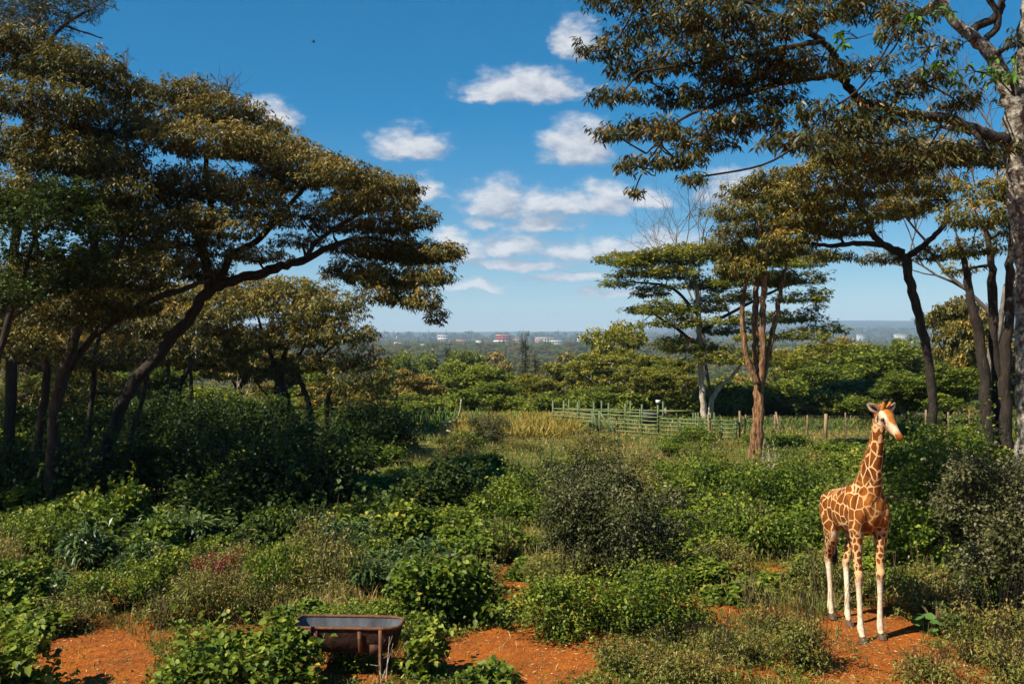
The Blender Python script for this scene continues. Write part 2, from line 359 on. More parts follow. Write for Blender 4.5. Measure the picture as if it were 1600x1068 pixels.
# ------------------------------------------------------------------ ground and haze
def build_ground():
    Y = np.concatenate([np.linspace(-25, 10, 8)[:-1], np.linspace(10, 24, 71), 24 * (11500 / 24.0) ** np.linspace(0, 1, 150)[1:]])
    U = np.linspace(-1, 1, 141); U = np.sign(U) * np.abs(U) ** 1.15
    X = (30 + 1.05 * np.maximum(Y, 0))[:, None] * U[None]
    YY = np.repeat(Y[:, None], len(U), 1); Z = height(X, YY)
    V = np.stack([X, YY, Z], -1).reshape(-1, 3); nu = len(U)
    i = np.arange(len(Y) - 1)[:, None] * nu; j = np.arange(nu - 1)[None]
    F = np.stack([i + j, i + j + 1, i + nu + j + 1, i + nu + j], -1).reshape(-1, 4)
    o = link('ground', mesh_np('ground', V, F, ground_mat(), smooth=True)); tag(o, 'red laterite ground running into green valley and far low hills', 'ground', kind='structure')
build_ground()
def build_haze():
    v, f = box_vf((0, 5750, 115), (26000, 11600, 302))
    m = bpy.data.materials.new('thin_haze'); m.use_nodes = True; N = m.node_tree.nodes; N.clear()
    out = N.new('ShaderNodeOutputMaterial'); pv = N.new('ShaderNodeVolumePrincipled')
    pv.inputs['Color'].default_value = (0.50, 0.72, 1.0, 1); pv.inputs['Density'].default_value = HAZE_D; pv.inputs['Anisotropy'].default_value = 0.0
    m.node_tree.links.new(pv.outputs[0], out.inputs['Volume'])
    o = link('haze', mesh_np('haze', v, f, m)); tag(o, 'thin blue haze over the valley and far hills', 'haze', kind='stuff')
HAZE_D = 0.00011
build_haze()

# ------------------------------------------------------------------ trees
def pad_rosettes(c, r, n, rng, under=0.55):
    """Rosette points in the shell of one flattened foliage pad."""
    d = nrm(rng.normal(0, 1, (n, 3)))
    d[:, 2] = np.where(d[:, 2] < 0, d[:, 2] * under, d[:, 2])
    rad = 1.0 - 0.5 * rng.random(n) ** 2.0
    ph = rng.uniform(0, 6.28, 3)
    lump = 1 + 0.16 * np.sin(5 * np.arctan2(d[:, 1], d[:, 0]) + ph[0]) + 0.14 * np.sin(9 * d[:, 0] + ph[1]) * np.sin(7 * d[:, 1] + ph[2]) + rng.normal(0, 0.07, n)
    P = c + d * (rad * lump)[:, None] * r
    return P, d
def rosette_leaves(P, d, k, L, Wd, rng, tb=0.5, droop=0.75, broad=False):
    n = len(P)
    Pk = np.repeat(P, k, 0); dk = np.repeat(d, k, 0)
    az = rng.uniform(0, 6.283, n * k); dr = rng.normal(droop, 0.35, n * k)
    D = nrm(np.stack([np.cos(az), np.sin(az), -dr], 1) + 0.55 * dk * np.array([1, 1, 0.4]))
    Pk = Pk + rng.normal(0, L * 0.28, (n * k, 3))
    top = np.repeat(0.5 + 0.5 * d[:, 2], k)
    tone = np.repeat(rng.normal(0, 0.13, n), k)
    tint = np.clip(tb * top + tone + rng.normal(0.12, 0.17, n * k), 0, 1)  # tint lightens toward the pad top: sunlit crown tops put into leaf colour
    s = rng.uniform(0.7, 1.25, n * k)
    return leaf_mesh(Pk, D, L * s, Wd * s, tint, rng, broad=broad, sag=0.12)
class Foliage:
    def __init__(s): s.V = []; s.F = []; s.T = []; s.n = 0
    def add(s, vft):
        v, f, t = vft; s.V.append(v); s.F.append(f + s.n); s.T.append(t); s.n += len(v)
    def mesh(s, name, mat): return mesh_np(name, np.vstack(s.V), np.vstack(s.F), mat, tint=np.concatenate(s.T))

def make_tree(name, base, stems, pads, mats, label, group=None, leaf=(0.15, 0.045), dens=60, k=7, seed=1, tb=0.5, droop=0.75,
              cat='tree', twig_r=0.016, broad=False, zf=1.0, under=0.55, seg=9, n_trunk=99):
    """stems: list of control-point lists (x, y, z, radius); pads: (x, y, z, rx, ry, rz, weight)."""
    rng = np.random.default_rng(seed)
    base = np.asarray(base, float)
    root = empty(name, base, label, cat, group)
    tr = Tubes(); skel = []; br = Tubes()
    for si, s in enumerate(stems):
        q = spline(s, 6, 0.0); q[1:-1, :3] += rng.normal(0, 0.018, (len(q) - 2, 3)) * np.minimum(q[1:-1, 3:4] * 10, 1.5)
        q[:, 3] *= 1 + rng.normal(0, 0.05, len(q))
        (tr if si < n_trunk else br).add(q[:, :3] - base, np.maximum(q[:, 3], 0.008), seg); skel.append(q)
    sk = np.vstack(skel)
    fo = Foliage()
    order = sorted(pads, key=lambda p: np.min(np.linalg.norm(sk[:, :3] - np.array(p[:3]), axis=1)))
    for (x, y, z, rx, ry, rz, w) in order:
        c = np.array([x, y, z]); r = np.array([rx, ry, rz])
        # a limb from the nearest wood to the pad, then twigs through it
        cost = np.linalg.norm(sk[:, :3] - c, axis=1) + 0.35 * np.maximum(sk[:, 2] - z + 0.1, 0)
        i = int(np.argmin(cost)); a = sk[i, :3]; dist = np.linalg.norm(a - c)
        if dist > 0.15:
            mid = (a + c) / 2 + np.array([0, 0, -0.05 * dist]) + rng.normal(0, 0.06 * dist, 3)
            q = spline(np.array([a, mid, c - [0, 0, 0.35 * rz]]), 5)
            r0 = min(max(sk[i, 3] * 0.6, twig_r), 0.06); rr = np.linspace(r0, twig_r * 0.8, len(q))
            br.add(q - base, rr, 5); sk = np.vstack([sk, np.column_stack([q, rr])])
        n = int(max(12, dens * w * (rx * ry * 2.2 + rx * rz + ry * rz)))
        P, d = pad_rosettes(c, r, n, rng, under)
        for t in range(int(6 + 4 * rx * ry)):
            e = P[rng.integers(n)]; s0 = c - [0, 0, 0.3 * rz]
            q = spline(np.array([s0, (s0 + e) / 2 + rng.normal(0, 0.06, 3) - [0, 0, 0.05], e]), 3)
            br.add(q - base, np.linspace(twig_r, 0.004, len(q)), 3, cap=False)
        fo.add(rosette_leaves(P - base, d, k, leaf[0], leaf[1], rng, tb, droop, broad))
    t_o = link('trunk', tr.mesh(name + '_trunk', mats[1]), root)
    if br.n: link('branches', br.mesh(name + '_branches', mats[1] if len(mats) < 3 else mats[2]), root)['kind'] = 'stuff'
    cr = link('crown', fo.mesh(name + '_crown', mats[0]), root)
    cr['kind'] = 'stuff'
    return root

def px_stem(pts, Y, grow=0.0):
    """pts: (px, py, radius_px[, dY])"""
    out = []
    for p in pts:
        y = Y + (p[3] if len(p) > 3 else 0.0)
        w = W(p[0], p[1], y); out.append([*w, p[2] * y / FPX])
    return out
def px_pads(pads, Y, rng, spread=1.6, deep=0.9, w=1.0):
    out = []
    for p in pads:
        y = Y + (p[4] if len(p) > 4 and p[4] is not None else rng.uniform(-spread, spread)); ww = (p[5] if len(p) > 5 else 1.0) * w
        c = W(p[0], p[1], y); s = y / FPX
        out.append((*c, p[2] * s, p[2] * s * deep, p[3] * s, ww))
    return out

r1 = np.random.default_rng(21)
# the tall croton leaning in from the left
make_tree('leaning_croton_tree', (W(150, 757, 26.5)[0], 26.5, 0.0),
    [px_stem([(150, 800, 12), (170, 690, 10.5), (203, 612, 10), (256, 546, 9.5), (300, 490, 9), (330, 452, 8.5), (372, 436, 8), (430, 419, 7.5), (478, 404, 6), (520, 384, 4.5), (575, 372, 3.2), (640, 385, 2)], 26.5),
     px_stem([(328, 455, 8), (322, 410, 7), (312, 372, 6), (330, 320, 5), (322, 262, 4), (330, 200, 3), (320, 150, 2)], 26.5),
     px_stem([(336, 450, 6), (364, 398, 5.5), (400, 378, 5), (445, 330, 4), (480, 290, 3), (520, 275, 2)], 26.5),
     px_stem([(312, 372, 4.5), (270, 330, 4), (235, 290, 3), (215, 240, 2)], 26.5),
     px_stem([(478, 404, 4), (500, 372, 3.6), (560, 335, 3), (610, 300, 2)], 26.0)],
    px_pads([(290,146,62,24),(345,172,66,24),(252,188,58,30),(330,222,100,30),(420,234,78,28),(400,200,52,20),(470,256,68,26),(524,274,64,26),
             (566,284,54,22),(596,312,58,24),(622,292,38,18),(646,342,42,22),(650,398,70,22),(694,392,32,16),(600,388,74,22),(612,436,66,24),
             (672,432,36,20),(662,470,28,24),(556,424,50,22),(682,494,16,18),(300,290,84,32),(250,332,76,38),(200,378,64,40),(306,342,60,22,None,.6),
             (392,304,62,24,None,.8),(470,332,54,20,None,.5),(522,352,54,18,None,.6),(340,392,50,18,None,.45),(172,262,56,40),(548,318,56,22),(440,282,60,22),
             (250,402,60,26,None,.8),(300,424,50,20,None,.6),(210,440,60,28,None,.8),(286,374,56,24,None,.8),(160,420,56,34),(180,330,50,34),(420,345,50,16,None,.4),(470,376,44,14,None,.5),(400,398,50,16,None,.6),(360,360,50,20,None,.6),(400,330,54,20,None,.6),(330,420,40,16,None,.6),(600,352,52,22),(630,465,36,20),(586,462,34,18,None,.6)], 26, r1, 1.7),
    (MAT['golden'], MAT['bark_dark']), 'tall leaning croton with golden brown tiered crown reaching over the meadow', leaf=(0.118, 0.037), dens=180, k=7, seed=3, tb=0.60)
# its neighbour at the left edge
make_tree('croton_tree', (W(75, 757, 24)[0], 24, 0.0),
    [px_stem([(80, 820, 11), (82, 690, 9.5), (92, 610, 9), (112, 540, 8.5), (128, 470, 8), (150, 400, 7), (130, 320, 6), (110, 240, 5), (90, 160, 3.5), (80, 90, 2)], 24),
     px_stem([(54, 820, 7), (60, 690, 6.5), (72, 600, 6), (66, 500, 5), (60, 400, 4), (40, 300, 3), (30, 220, 2)], 24.4),
     px_stem([(84, 650, 6.5), (104, 585, 6), (150, 522, 5.5), (225, 474, 5), (300, 447, 4), (330, 436, 2)], 24.2),
     px_stem([(128, 470, 5), (170, 420, 4.5), (205, 330, 4), (200, 240, 3), (195, 180, 2)], 24)],
    px_pads([(40,92,100,34),(118,106,76,32),(176,132,48,26),(60,160,100,36),(158,192,64,36),(208,156,36,28),(28,232,84,38),(110,252,86,36),(188,240,44,32),
             (80,318,90,36),(160,312,52,36),(20,300,70,36),(196,300,42,30),(205,350,44,32),(20,60,70,22),(230,205,30,22),(100,215,70,26),(140,420,56,34),(230,420,56,30,None,.8),
             (100,490,66,34,None,.8),(40,540,60,34,None,.8),(200,480,60,26,None,.8),(20,470,60,40),(60,430,60,36),(150,470,50,30)], 24, r1, 1.6),
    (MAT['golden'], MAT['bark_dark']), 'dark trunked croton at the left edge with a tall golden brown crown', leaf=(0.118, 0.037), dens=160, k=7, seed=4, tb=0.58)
make_tree('small_leaved_tree', (W(-22, 800, 21)[0], 21, 0.0),
    [px_stem([(-22, 850, 7), (-20, 700, 6.5), (-12, 600, 6), (14, 500, 5), (40, 420, 4), (60, 350, 2)], 21), px_stem([(14, 500, 3.5), (80, 450, 3), (120, 400, 2)], 21)],
    px_pads([(70,338,76,40),(34,386,64,46),(118,392,60,40),(62,442,80,34),(148,352,36,34),(10,330,50,40),(100,300,50,26),(150,430,40,30),(20,460,50,30)], 21, r1, 0.9),
    (MAT['shade_green'], MAT['bark_dark']), 'dense dark green small leaved tree below the croton crowns at left edge', leaf=(0.075, 0.05), dens=150, k=7, seed=5, tb=0.6, droop=0.2)
# twiggy dark crown showing over the top left corner
make_tree('feathery_topped_tree', (W(20, 700, 31)[0], 31, 0.0),
    [px_stem([(10, 760, 9), (20, 500, 8), (30, 300, 7), (50, 120, 5), (60, 40, 3), (70, -30, 2)], 31), px_stem([(55, 90, 3), (100, 40, 2.5), (150, 10, 1.5), (185, -8, 1)], 31), px_stem([(100, 40, 2), (130, 50, 1.5), (160, 60, 1)], 31)],
    px_pads([(40,24,70,22),(100,14,60,20),(150,6,34,16,None,.6),(10,10,60,24),(70,-20,90,20),(60,46,60,14,None,.5)], 31, r1, 1.2),
    (MAT['wispy'], MAT['bark_dark'], MAT['twig_grey']), 'thin twiggy dark crown rising behind the crotons in top left corner', leaf=(0.12, 0.025), dens=80, k=7, seed=6, tb=0.4, droop=0.3)
make_tree('understory_tree', (W(140, 700, 33)[0], 33, 0.0),
    [px_stem([(140, 760, 5), (138, 680, 4.5), (146, 600, 4), (150, 540, 3), (170, 490, 2)], 33), px_stem([(10, 760, 6), (14, 680, 5.5), (22, 600, 5), (20, 540, 4), (40, 490, 2)], 33.5), px_stem([(200, 760, 4), (206, 680, 3.6), (226, 610, 3), (230, 550, 2)], 32.5)],
    px_pads([(30,500,70,34),(110,500,70,34),(190,500,66,30),(260,500,56,24,None,.8),(60,560,66,34),(150,560,66,30),(230,556,56,26,None,.8),(10,610,56,34,None,.8),(100,616,60,30,None,.7),(300,540,50,22,None,.7),(190,610,50,26,None,.6),(20,440,60,34),(100,440,60,30),(330,500,46,20,None,.7)], 33, r1, 2.2),
    (MAT['golden'], MAT['bark_dark']), 'low shaded croton filling the grove behind the left trunks', leaf=(0.15, 0.048), dens=60, k=7, seed=18, tb=0.4)
# brown crowned trees in the second row, left
make_tree('round_croton_tree', (W(470, 690, 46)[0], 46, 0.0),
    [px_stem([(447, 690, 5), (442, 640, 4.6), (436, 596, 4.2), (424, 556, 3.5), (410, 520, 2.5), (400, 480, 1.5)], 46),
     px_stem([(460, 690, 4.5), (452, 630, 4), (440, 585, 3.5), (450, 540, 3), (470, 490, 1.5)], 46.4),
     px_stem([(492, 690, 5), (484, 636, 4.4), (472, 600, 4), (462, 570, 3), (480, 530, 2)], 46),
     px_stem([(510, 690, 4), (512, 630, 3.6), (518, 596, 3), (500, 565, 2.5), (530, 530, 2), (550, 510, 1.2)], 45.6)],
    px_pads([(390,452,84,24),(310,462,80,26),(460,452,64,20),(526,474,46,18),(430,472,84,22),(500,490,64,22),(352,484,70,22),(540,522,54,22),(572,562,36,28),(586,604,24,34),(462,528,84,22),(384,530,74,22),
             (500,566,64,22),(546,598,46,26),(412,572,60,18,None,.6),(566,636,38,24),(350,540,60,24),(330,508,50,22),(596,580,16,30),(470,505,60,20),(590,650,22,22)], 46, r1, 2.2),
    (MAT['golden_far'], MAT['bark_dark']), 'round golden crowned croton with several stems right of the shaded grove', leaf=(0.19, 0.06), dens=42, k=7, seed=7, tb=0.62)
make_tree('shaded_grove_tree', (W(265, 690, 43)[0], 43, 0.0),
    [px_stem([(238, 690, 4), (236, 640, 3.6), (230, 590, 3), (225, 540, 2)], 43), px_stem([(262, 690, 5), (260, 620, 4.6), (262, 570, 4), (258, 520, 2.5)], 43),
     px_stem([(275, 690, 5), (278, 620, 4.6), (292, 580, 3.6), (310, 540, 2)], 43.4), px_stem([(298, 690, 3.6), (300, 620, 3.2), (296, 575, 2.6), (285, 530, 1.5)], 43)],
    px_pads([(230,470,76,30),(150,460,70,30),(280,500,70,28),(222,512,60,28),(300,546,64,22),(170,486,60,28),(180,545,54,26),(240,560,60,20,None,.6),(120,540,60,30),(60,560,60,34,None,.7),(130,590,46,26,None,.7),(340,565,50,20,None,.7),(20,520,50,34)], 43, r1, 2.5),
    (MAT['golden_far'], MAT['bark_dark']), 'brown crowned grove tree with four dark stems seen under the leaning croton', leaf=(0.19, 0.06), dens=56, k=7, seed=8, tb=0.6)
# ---- right side
make_tree('overhanging_croton_tree', (W(1592, 927, 17)[0], 17, 0.0),
    [px_stem([(1608, 960, 24), (1607, 800, 20), (1608, 650, 19), (1606, 500, 19), (1601, 380, 18), (1593, 290, 18), (1584, 200, 17), (1574, 140, 14), (1548, 84, 11), (1512, 52, 9), (1478, 16, 8), (1455, -40, 8)], 17),
     px_stem([(1586, 260, 16), (1598, 160, 15), (1600, 80, 13), (1610, -20, 11)], 17.2),
     px_stem([(1574, 222, 12), (1530, 206, 9, -0.12), (1480, 186, 8, -0.24), (1420, 180, 7.5, -0.40), (1375, 166, 7, -0.56), (1342, 156, 6.5, -0.72), (1318, 122, 6, -0.80), (1302, 86, 5.5, -0.88), (1284, 64, 5, -0.92), (1240, 38, 4, -1.04), (1180, 8, 3.5, -1.20), (1120, -10, 2.5, -1.28)], 17),
     px_stem([(1326, 128, 6, -0.80), (1296, 118, 5.5, -0.92), (1240, 126, 5, -1.08), (1180, 142, 4, -1.28), (1110, 166, 3, -1.44), (1060, 190, 2, -1.52), (1010, 240, 1.3, -1.60)], 17),
     px_stem([(1344, 156, 6, -0.72), (1356, 208, 6, -0.72), (1374, 262, 5, -0.68), (1386, 286, 3.5, -0.68)], 17),
     px_stem([(1284, 64, 5, -0.92), (1220, 76, 4, -1.12), (1150, 90, 3.2, -1.36), (1080, 100, 2.4, -1.60), (1000, 112, 1.5, -1.84)], 17),
     px_stem([(1512, 52, 7), (1560, 20, 6), (1570, -30, 5)], 17), px_stem([(1535, 70, 6), (1560, 30, 5), (1530, -30, 4)], 17)],
    px_pads([(952,74,52,13),(1000,106,56,17),(962,148,44,13),(962,206,40,14),(1014,198,52,20),(1000,256,42,14),(990,300,16,7),(1060,246,44,19),(1102,222,54,17),
             (1030,40,76,20),(1100,20,84,20),(1080,88,72,24),(1150,58,74,24),(1122,148,64,20),(1190,110,54,20),(1182,188,62,20),(1232,36,66,20),(1284,14,54,18),
             (1350,14,54,16),(1400,46,44,16,-2.6,.7),(1290,170,54,17,-2.2,.8),(1250,218,62,17,-3),(1342,198,54,15,-2,.8),(1332,238,54,17,-2),(1420,20,50,18),(970,-6,60,16),(1060,-20,90,18),
             (1180,-20,90,18),(1300,-24,90,16),(1140,190,50,16),(1050,150,50,18),(1210,150,50,16),(1400,215,46,16,-1.5,.8),(1470,195,40,13,-1.2,.6),(1590,60,30,14,None,.5),(1440,122,50,18,-.3,.7),(1400,140,50,18,-.5,.8),(1500,156,50,18,-.2,.8),(1480,242,60,20,-.2),(1420,252,60,20,-.4),(1545,235,44,18,.2,.8),(1355,104,50,18,-.6,.7),(1270,104,54,20,-.8),(1300,210,60,20,-.7),(1380,180,60,18,-.5),(1220,90,54,18),(1450,70,46,16,0,.6),(1150,115,54,20),(1040,205,40,14),(1080,275,26,10,-4.4,.6),(1380,-120,80,30,1.2),(1450,-180,90,34,1.5),(1520,-130,80,30,1.6),(1330,-190,80,30,.8),(1430,-90,70,26,.6),(1590,-110,70,30,2.2),(1500,-60,50,22,1.8)], 16.0, r1, 1.3, 1.0),
    (MAT['near_leaf'], MAT['bark_lichen'], MAT['bark_dark']), 'great overhanging croton with lichened trunk at the right edge', leaf=(0.115, 0.032), dens=100, k=8, seed=9, tb=0.5, droop=0.9, broad=False, seg=12, n_trunk=2)
def leaf_sprays():
    root = [o for o in bpy.data.objects if o.name == 'overhanging_croton_tree'][0]; base = np.array(root.location); rng = np.random.default_rng(91)
    V, F, T = leaf_mesh(np.zeros((1, 3)), np.array([[1.0, 0, 0]]), 1.0, .34, np.array([.5]), np.random.default_rng(2), broad=True, sag=.16)
    lms = [mesh_np('leaf', V, F, MAT['near_green'], tint=np.full(6, t)) for t in (.1, .4, .7, 1.0)]; tw = Tubes()
    for px, py, Y, n, wd, start in [(1525, 112, 15.0, 8, 62, (1585, 150, 16.6)), (1480, 104, 14.6, 6, 40, (1520, 60, 16.9)), (1578, 118, 15.2, 7, 44, (1585, 150, 16.6)), (1560, 96, 15.4, 5, 50, (1585, 150, 16.6)), (1440, 25, 13.6, 6, 50, (1490, 20, 16.9)), (1340, 60, 13.5, 4, 40, (1302, 86, 14.8))]:
        c = W(px, py, Y); a = W(*start); q = spline(np.array([a, (a + c) / 2 + [0, 0, .1], c]), 5); tw.add(q - base, np.linspace(.02, .008, len(q)), 4, cap=False)
        for k in range(n):
            e = W(px + rng.uniform(-1, 1) * wd, py + rng.uniform(-.3, .3) * wd, Y + rng.uniform(-.4, .4)); tw.add(np.array([c, (c + e) / 2 + [0, 0, .03], e]) - base, [.008, .006, .004], 3, cap=False)
            for j in range(6):
                o = link('leaf', lms[rng.integers(4)], root, e - base + rng.normal(0, .02, 3)); s = .15 * rng.uniform(.7, 1.2); o.scale = (s, s, s); o.rotation_euler = (rng.normal(0, .3), rng.uniform(.2, 1.1), rng.uniform(0, 6.28))
    link('twigs', tw.mesh('leaf_spray_twigs', MAT['bark_dark']), root)['kind'] = 'stuff'
leaf_sprays()
make_tree('slanting_croton_tree', (W(1458, 760, 28)[0], 28, 0.0),
    [px_stem([(1458, 780, 7.5), (1458, 680, 7), (1456, 610, 7), (1446, 540, 7), (1430, 470, 7), (1420, 430, 7), (1413, 402, 7.5), (1388, 386, 6), (1364, 366, 5), (1358, 345, 4.5), (1340, 310, 3.5), (1320, 270, 2)], 28),
     px_stem([(1380, 382, 5), (1340, 380, 4), (1300, 384, 3.5), (1262, 380, 2.5)], 28), px_stem([(1415, 404, 5.5), (1440, 386, 5), (1472, 356, 4), (1482, 330, 3), (1470, 290, 2)], 28)],
    px_pads([(1300,318,58,22),(1352,294,66,22),(1286,268,58,20),(1402,268,58,22),(1334,246,76,20),(1424,318,54,22),(1452,238,58,22),(1382,404,38,12,None,.6),
             (1462,398,36,14,None,.7),(1312,358,56,16),(1260,340,50,20),(1390,330,56,18,None,.8),(1460,290,50,22),(1300,400,40,10,None,.4),(1250,300,50,22),(1340,340,46,14,None,.6),(1230,372,44,16)], 28, r1, 1.6),
    (MAT['golden_far'], MAT['bark_dark']), 'golden leaved croton on one curved slanting dark trunk behind the giraffe', leaf=(0.13, 0.04), dens=120, k=7, seed=10, tb=0.7)
make_tree('three_stemmed_tree', (W(1556, 800, 25)[0], 25, 0.0),
    [px_stem([(1548, 830, 9), (1546, 700, 9), (1540, 620, 8.5), (1532, 540, 8), (1518, 470, 7), (1508, 415, 5), (1495, 370, 3)], 25),
     px_stem([(1558, 830, 8), (1557, 700, 8), (1556, 560, 7.5), (1551, 450, 7), (1548, 400, 5), (1540, 350, 3)], 25.2),
     px_stem([(1574, 830, 9), (1572, 700, 9), (1570, 600, 8.5), (1576, 480, 8), (1580, 400, 6), (1584, 330, 4)], 24.8)],
    px_pads([(1528,338,56,28),(1556,300,48,24),(1520,388,46,18),(1502,242,46,24),(1580,360,40,26),(1590,290,40,26),(1560,246,44,22),(1498,420,30,12,None,.5)], 25, r1, 1.3),
    (MAT['golden_far'], MAT['bark_dark']), 'golden crowned tree on three straight dark stems beside the lichened trunk', leaf=(0.13, 0.04), dens=110, k=7, seed=12, tb=0.65)
make_tree('forked_orange_tree', (W(1180, 715, 37)[0], 37, 0.0),
    [px_stem([(1173, 730, 9), (1176, 700, 7), (1182, 640, 6), (1184, 590, 6), (1180, 540, 5.2), (1180, 480, 5), (1184, 430, 4.2), (1188, 380, 4), (1186, 330, 2)], 37),
     px_stem([(1186, 730, 7), (1186, 690, 6), (1188, 620, 6), (1192, 560, 5), (1192, 500, 5), (1194, 440, 5), (1200, 380, 3), (1215, 330, 2)], 36.8),
     px_stem([(1183, 600, 5), (1168, 562, 4.5), (1160, 508, 4), (1163, 455, 3.5), (1172, 405, 2.5), (1150, 360, 1.5)], 36.6),
     px_stem([(1190, 600, 5), (1202, 545, 4.5), (1212, 495, 4), (1218, 465, 3.6), (1226, 425, 2.5), (1232, 380, 1.5)], 37)],
    px_pads([(1190,300,62,20),(1150,332,46,20),(1232,320,54,20),(1182,356,62,22),(1132,382,34,20),(1222,388,52,20),(1160,420,44,20),(1212,436,36,16),(1180,400,50,18),(1250,352,40,18),(1140,428,24,12),(1210,280,44,16)], 37, r1, 1.4),
    (MAT['golden_far'], MAT['bark_orange']), 'forked tree with sunlit orange brown trunk standing before the fence', leaf=(0.15, 0.048), dens=95, k=7, seed=13, tb=0.62)
make_tree('layered_acacia_tree', (W(1102, 656, 57)[0], 57, -0.3),
    [px_stem([(1102, 672, 6), (1099, 630, 5), (1095, 580, 4.6), (1093, 530, 4.2), (1091, 480, 3.6), (1086, 440, 3), (1075, 405, 2)], 57),
     px_stem([(1108, 672, 5), (1112, 630, 4), (1124, 605, 3.4), (1142, 590, 2.8), (1165, 560, 2), (1200, 530, 1.5)], 57.6),
     px_stem([(1094, 545, 3), (1060, 515, 2.4), (1020, 490, 1.6)], 57), px_stem([(1092, 495, 2.6), (1050, 450, 2.2), (985, 440, 1.3)], 57), px_stem([(1092, 520, 3), (1140, 490, 2.6), (1220, 450, 2), (1260, 440, 1.2)], 57.5)],
    px_pads([(a + r1.uniform(-8, 8), b + r1.uniform(-6, 6), c * r1.uniform(.8, 1.2), d * r1.uniform(1.0, 1.7)) for a, b, c, d in [(968,442,38,6),(1008,426,46,8),(1052,402,56,9),(1102,396,56,10),(1008,456,34,6),(1040,480,52,7),(1010,490,30,5),(1062,508,50,8),(1102,448,54,9),(1092,488,54,8),
             (1132,470,46,8),(1240,440,52,9),(1252,468,46,8),(1230,498,54,8),(1274,486,18,5),(1290,518,36,8),(1250,530,46,8),(1142,518,46,8),(1070,548,50,10),(1160,440,50,8),(1180,500,50,8),
             (1302,548,26,10),(1050,425,50,8),(1140,560,60,10),(1210,560,50,9)]] + [(r1.uniform(960, 1300), 398 + 150 * r1.random() ** 1.7, r1.uniform(14, 32), r1.uniform(5, 9)) for _ in range(40)] + [(x_, 418 - 26 * (1 - ((x_ - 1090) / 150.0) ** 2) + r1.uniform(-5, 5), 34, 9) for x_ in range(960, 1240, 22)], 57, r1, 2.0),
    (MAT['acacia'], MAT['bark_pale'], MAT['bark_dark']), 'flat tiered green acacia with pale trunk rising behind the corral', leaf=(0.22, 0.08), dens=27, k=7, seed=14, tb=0.6, droop=0.1, under=0.4, n_trunk=2)

# bare trees: recursive twigs
def bare_tree(name, base, top, spread, label, seed, mat, r0=0.05, depth=5, lean=(0, 0)):
    rng = np.random.default_rng(seed); tb_ = Tubes(); base = np.asarray(base, float)
    root = empty(name, base, label, 'dead tree'); brt = Tubes()
    def grow(p, d, ln, r, k):
        q = [p]; dd = d
        for s in range(4):
            dd = nrm(dd + rng.normal(0, 0.14, 3) + np.array([0, 0, 0.06])); q.append(q[-1] + dd * ln / 4)
        (tb_ if k == depth else brt).add(np.array(q) - base, np.linspace(r, r * 0.62, 5), 5 if k > 2 else 3, cap=k == depth)
        if k == 0: return
        for c in range(3 if k > 1 else 2):
            e = q[-1] if c == 0 else q[rng.integers(2, 5)]
            grow(e, nrm(dd + rng.normal(0, spread, 3) * np.array([1, 1, .7])), ln * rng.uniform(0.55, 0.8), r * 0.58, k - 1)
    h = top - base[2]
    grow(base, nrm(np.array([lean[0], lean[1], 1.0])), h * 0.42, r0, depth)
    link('trunk', tb_.mesh(name + '_trunk', mat), root); link('twigs', brt.mesh(name + '_twigs', mat), root)['kind'] = 'stuff'
    return root
bare_tree('bare_tree', (W(1112, 660, 61)[0], 61, -.5), W(0, 272, 61)[2], 0.50, 'leafless grey tree with fine twigs beside the forked orange trunk', 31, MAT['twig_grey'], 0.12, 6, (0.02, 0))
bare_tree('bare_tree', (W(1552, 700, 33)[0], 33, 0), W(0, 30, 33)[2], 0.42, 'tall leafless tree with pale twigs behind the overhanging croton', 32, MAT['twig_grey'], 0.14, 6, (-0.22, 0))
bare_tree('bare_tree', (W(378, 664, 52)[0], 52, -.2), W(0, 590, 52)[2], 0.55, 'small pale leafless tree with crooked stems in the grove gap', 33, MAT['bark_pale'], 0.10, 4, (0.1, 0))
def dead_spray(px, py, Y, n, ln, label, seed):
    rng = np.random.default_rng(seed); t = Tubes(); p = W(px, py, Y)
    for k in range(n):
        a = np.array([rng.normal(0.25, 0.35), rng.normal(0, .3), rng.uniform(0.2, 1.0)]); a = a / np.linalg.norm(a) * ln * rng.uniform(.5, 1)
        q = spline(np.array([[0, 0, -.3], a * .5 + rng.normal(0, .04, 3), a]), 4); t.add(q, np.linspace(.012, .004, len(q)), 3, cap=False)
        for j in range(4):
            i = rng.integers(3, len(q)); e = q[i] + nrm(a + rng.normal(0, .5, 3)) * ln * .3
            t.add(np.array([q[i], e]), [.006, .003], 3, cap=False)
    o = link('dead_branch', t.mesh('dead_branch', MAT['twig_grey']), None, p); tag(o, label, 'dead branch')
dead_spray(352, 150, 26.3, 14, 0.75, 'grey dead twigs sticking out of the leaning croton crown top', 41)
dead_spray(196, 100, 24, 6, 0.45, 'thin dead twig reaching right from the left croton crown', 42)

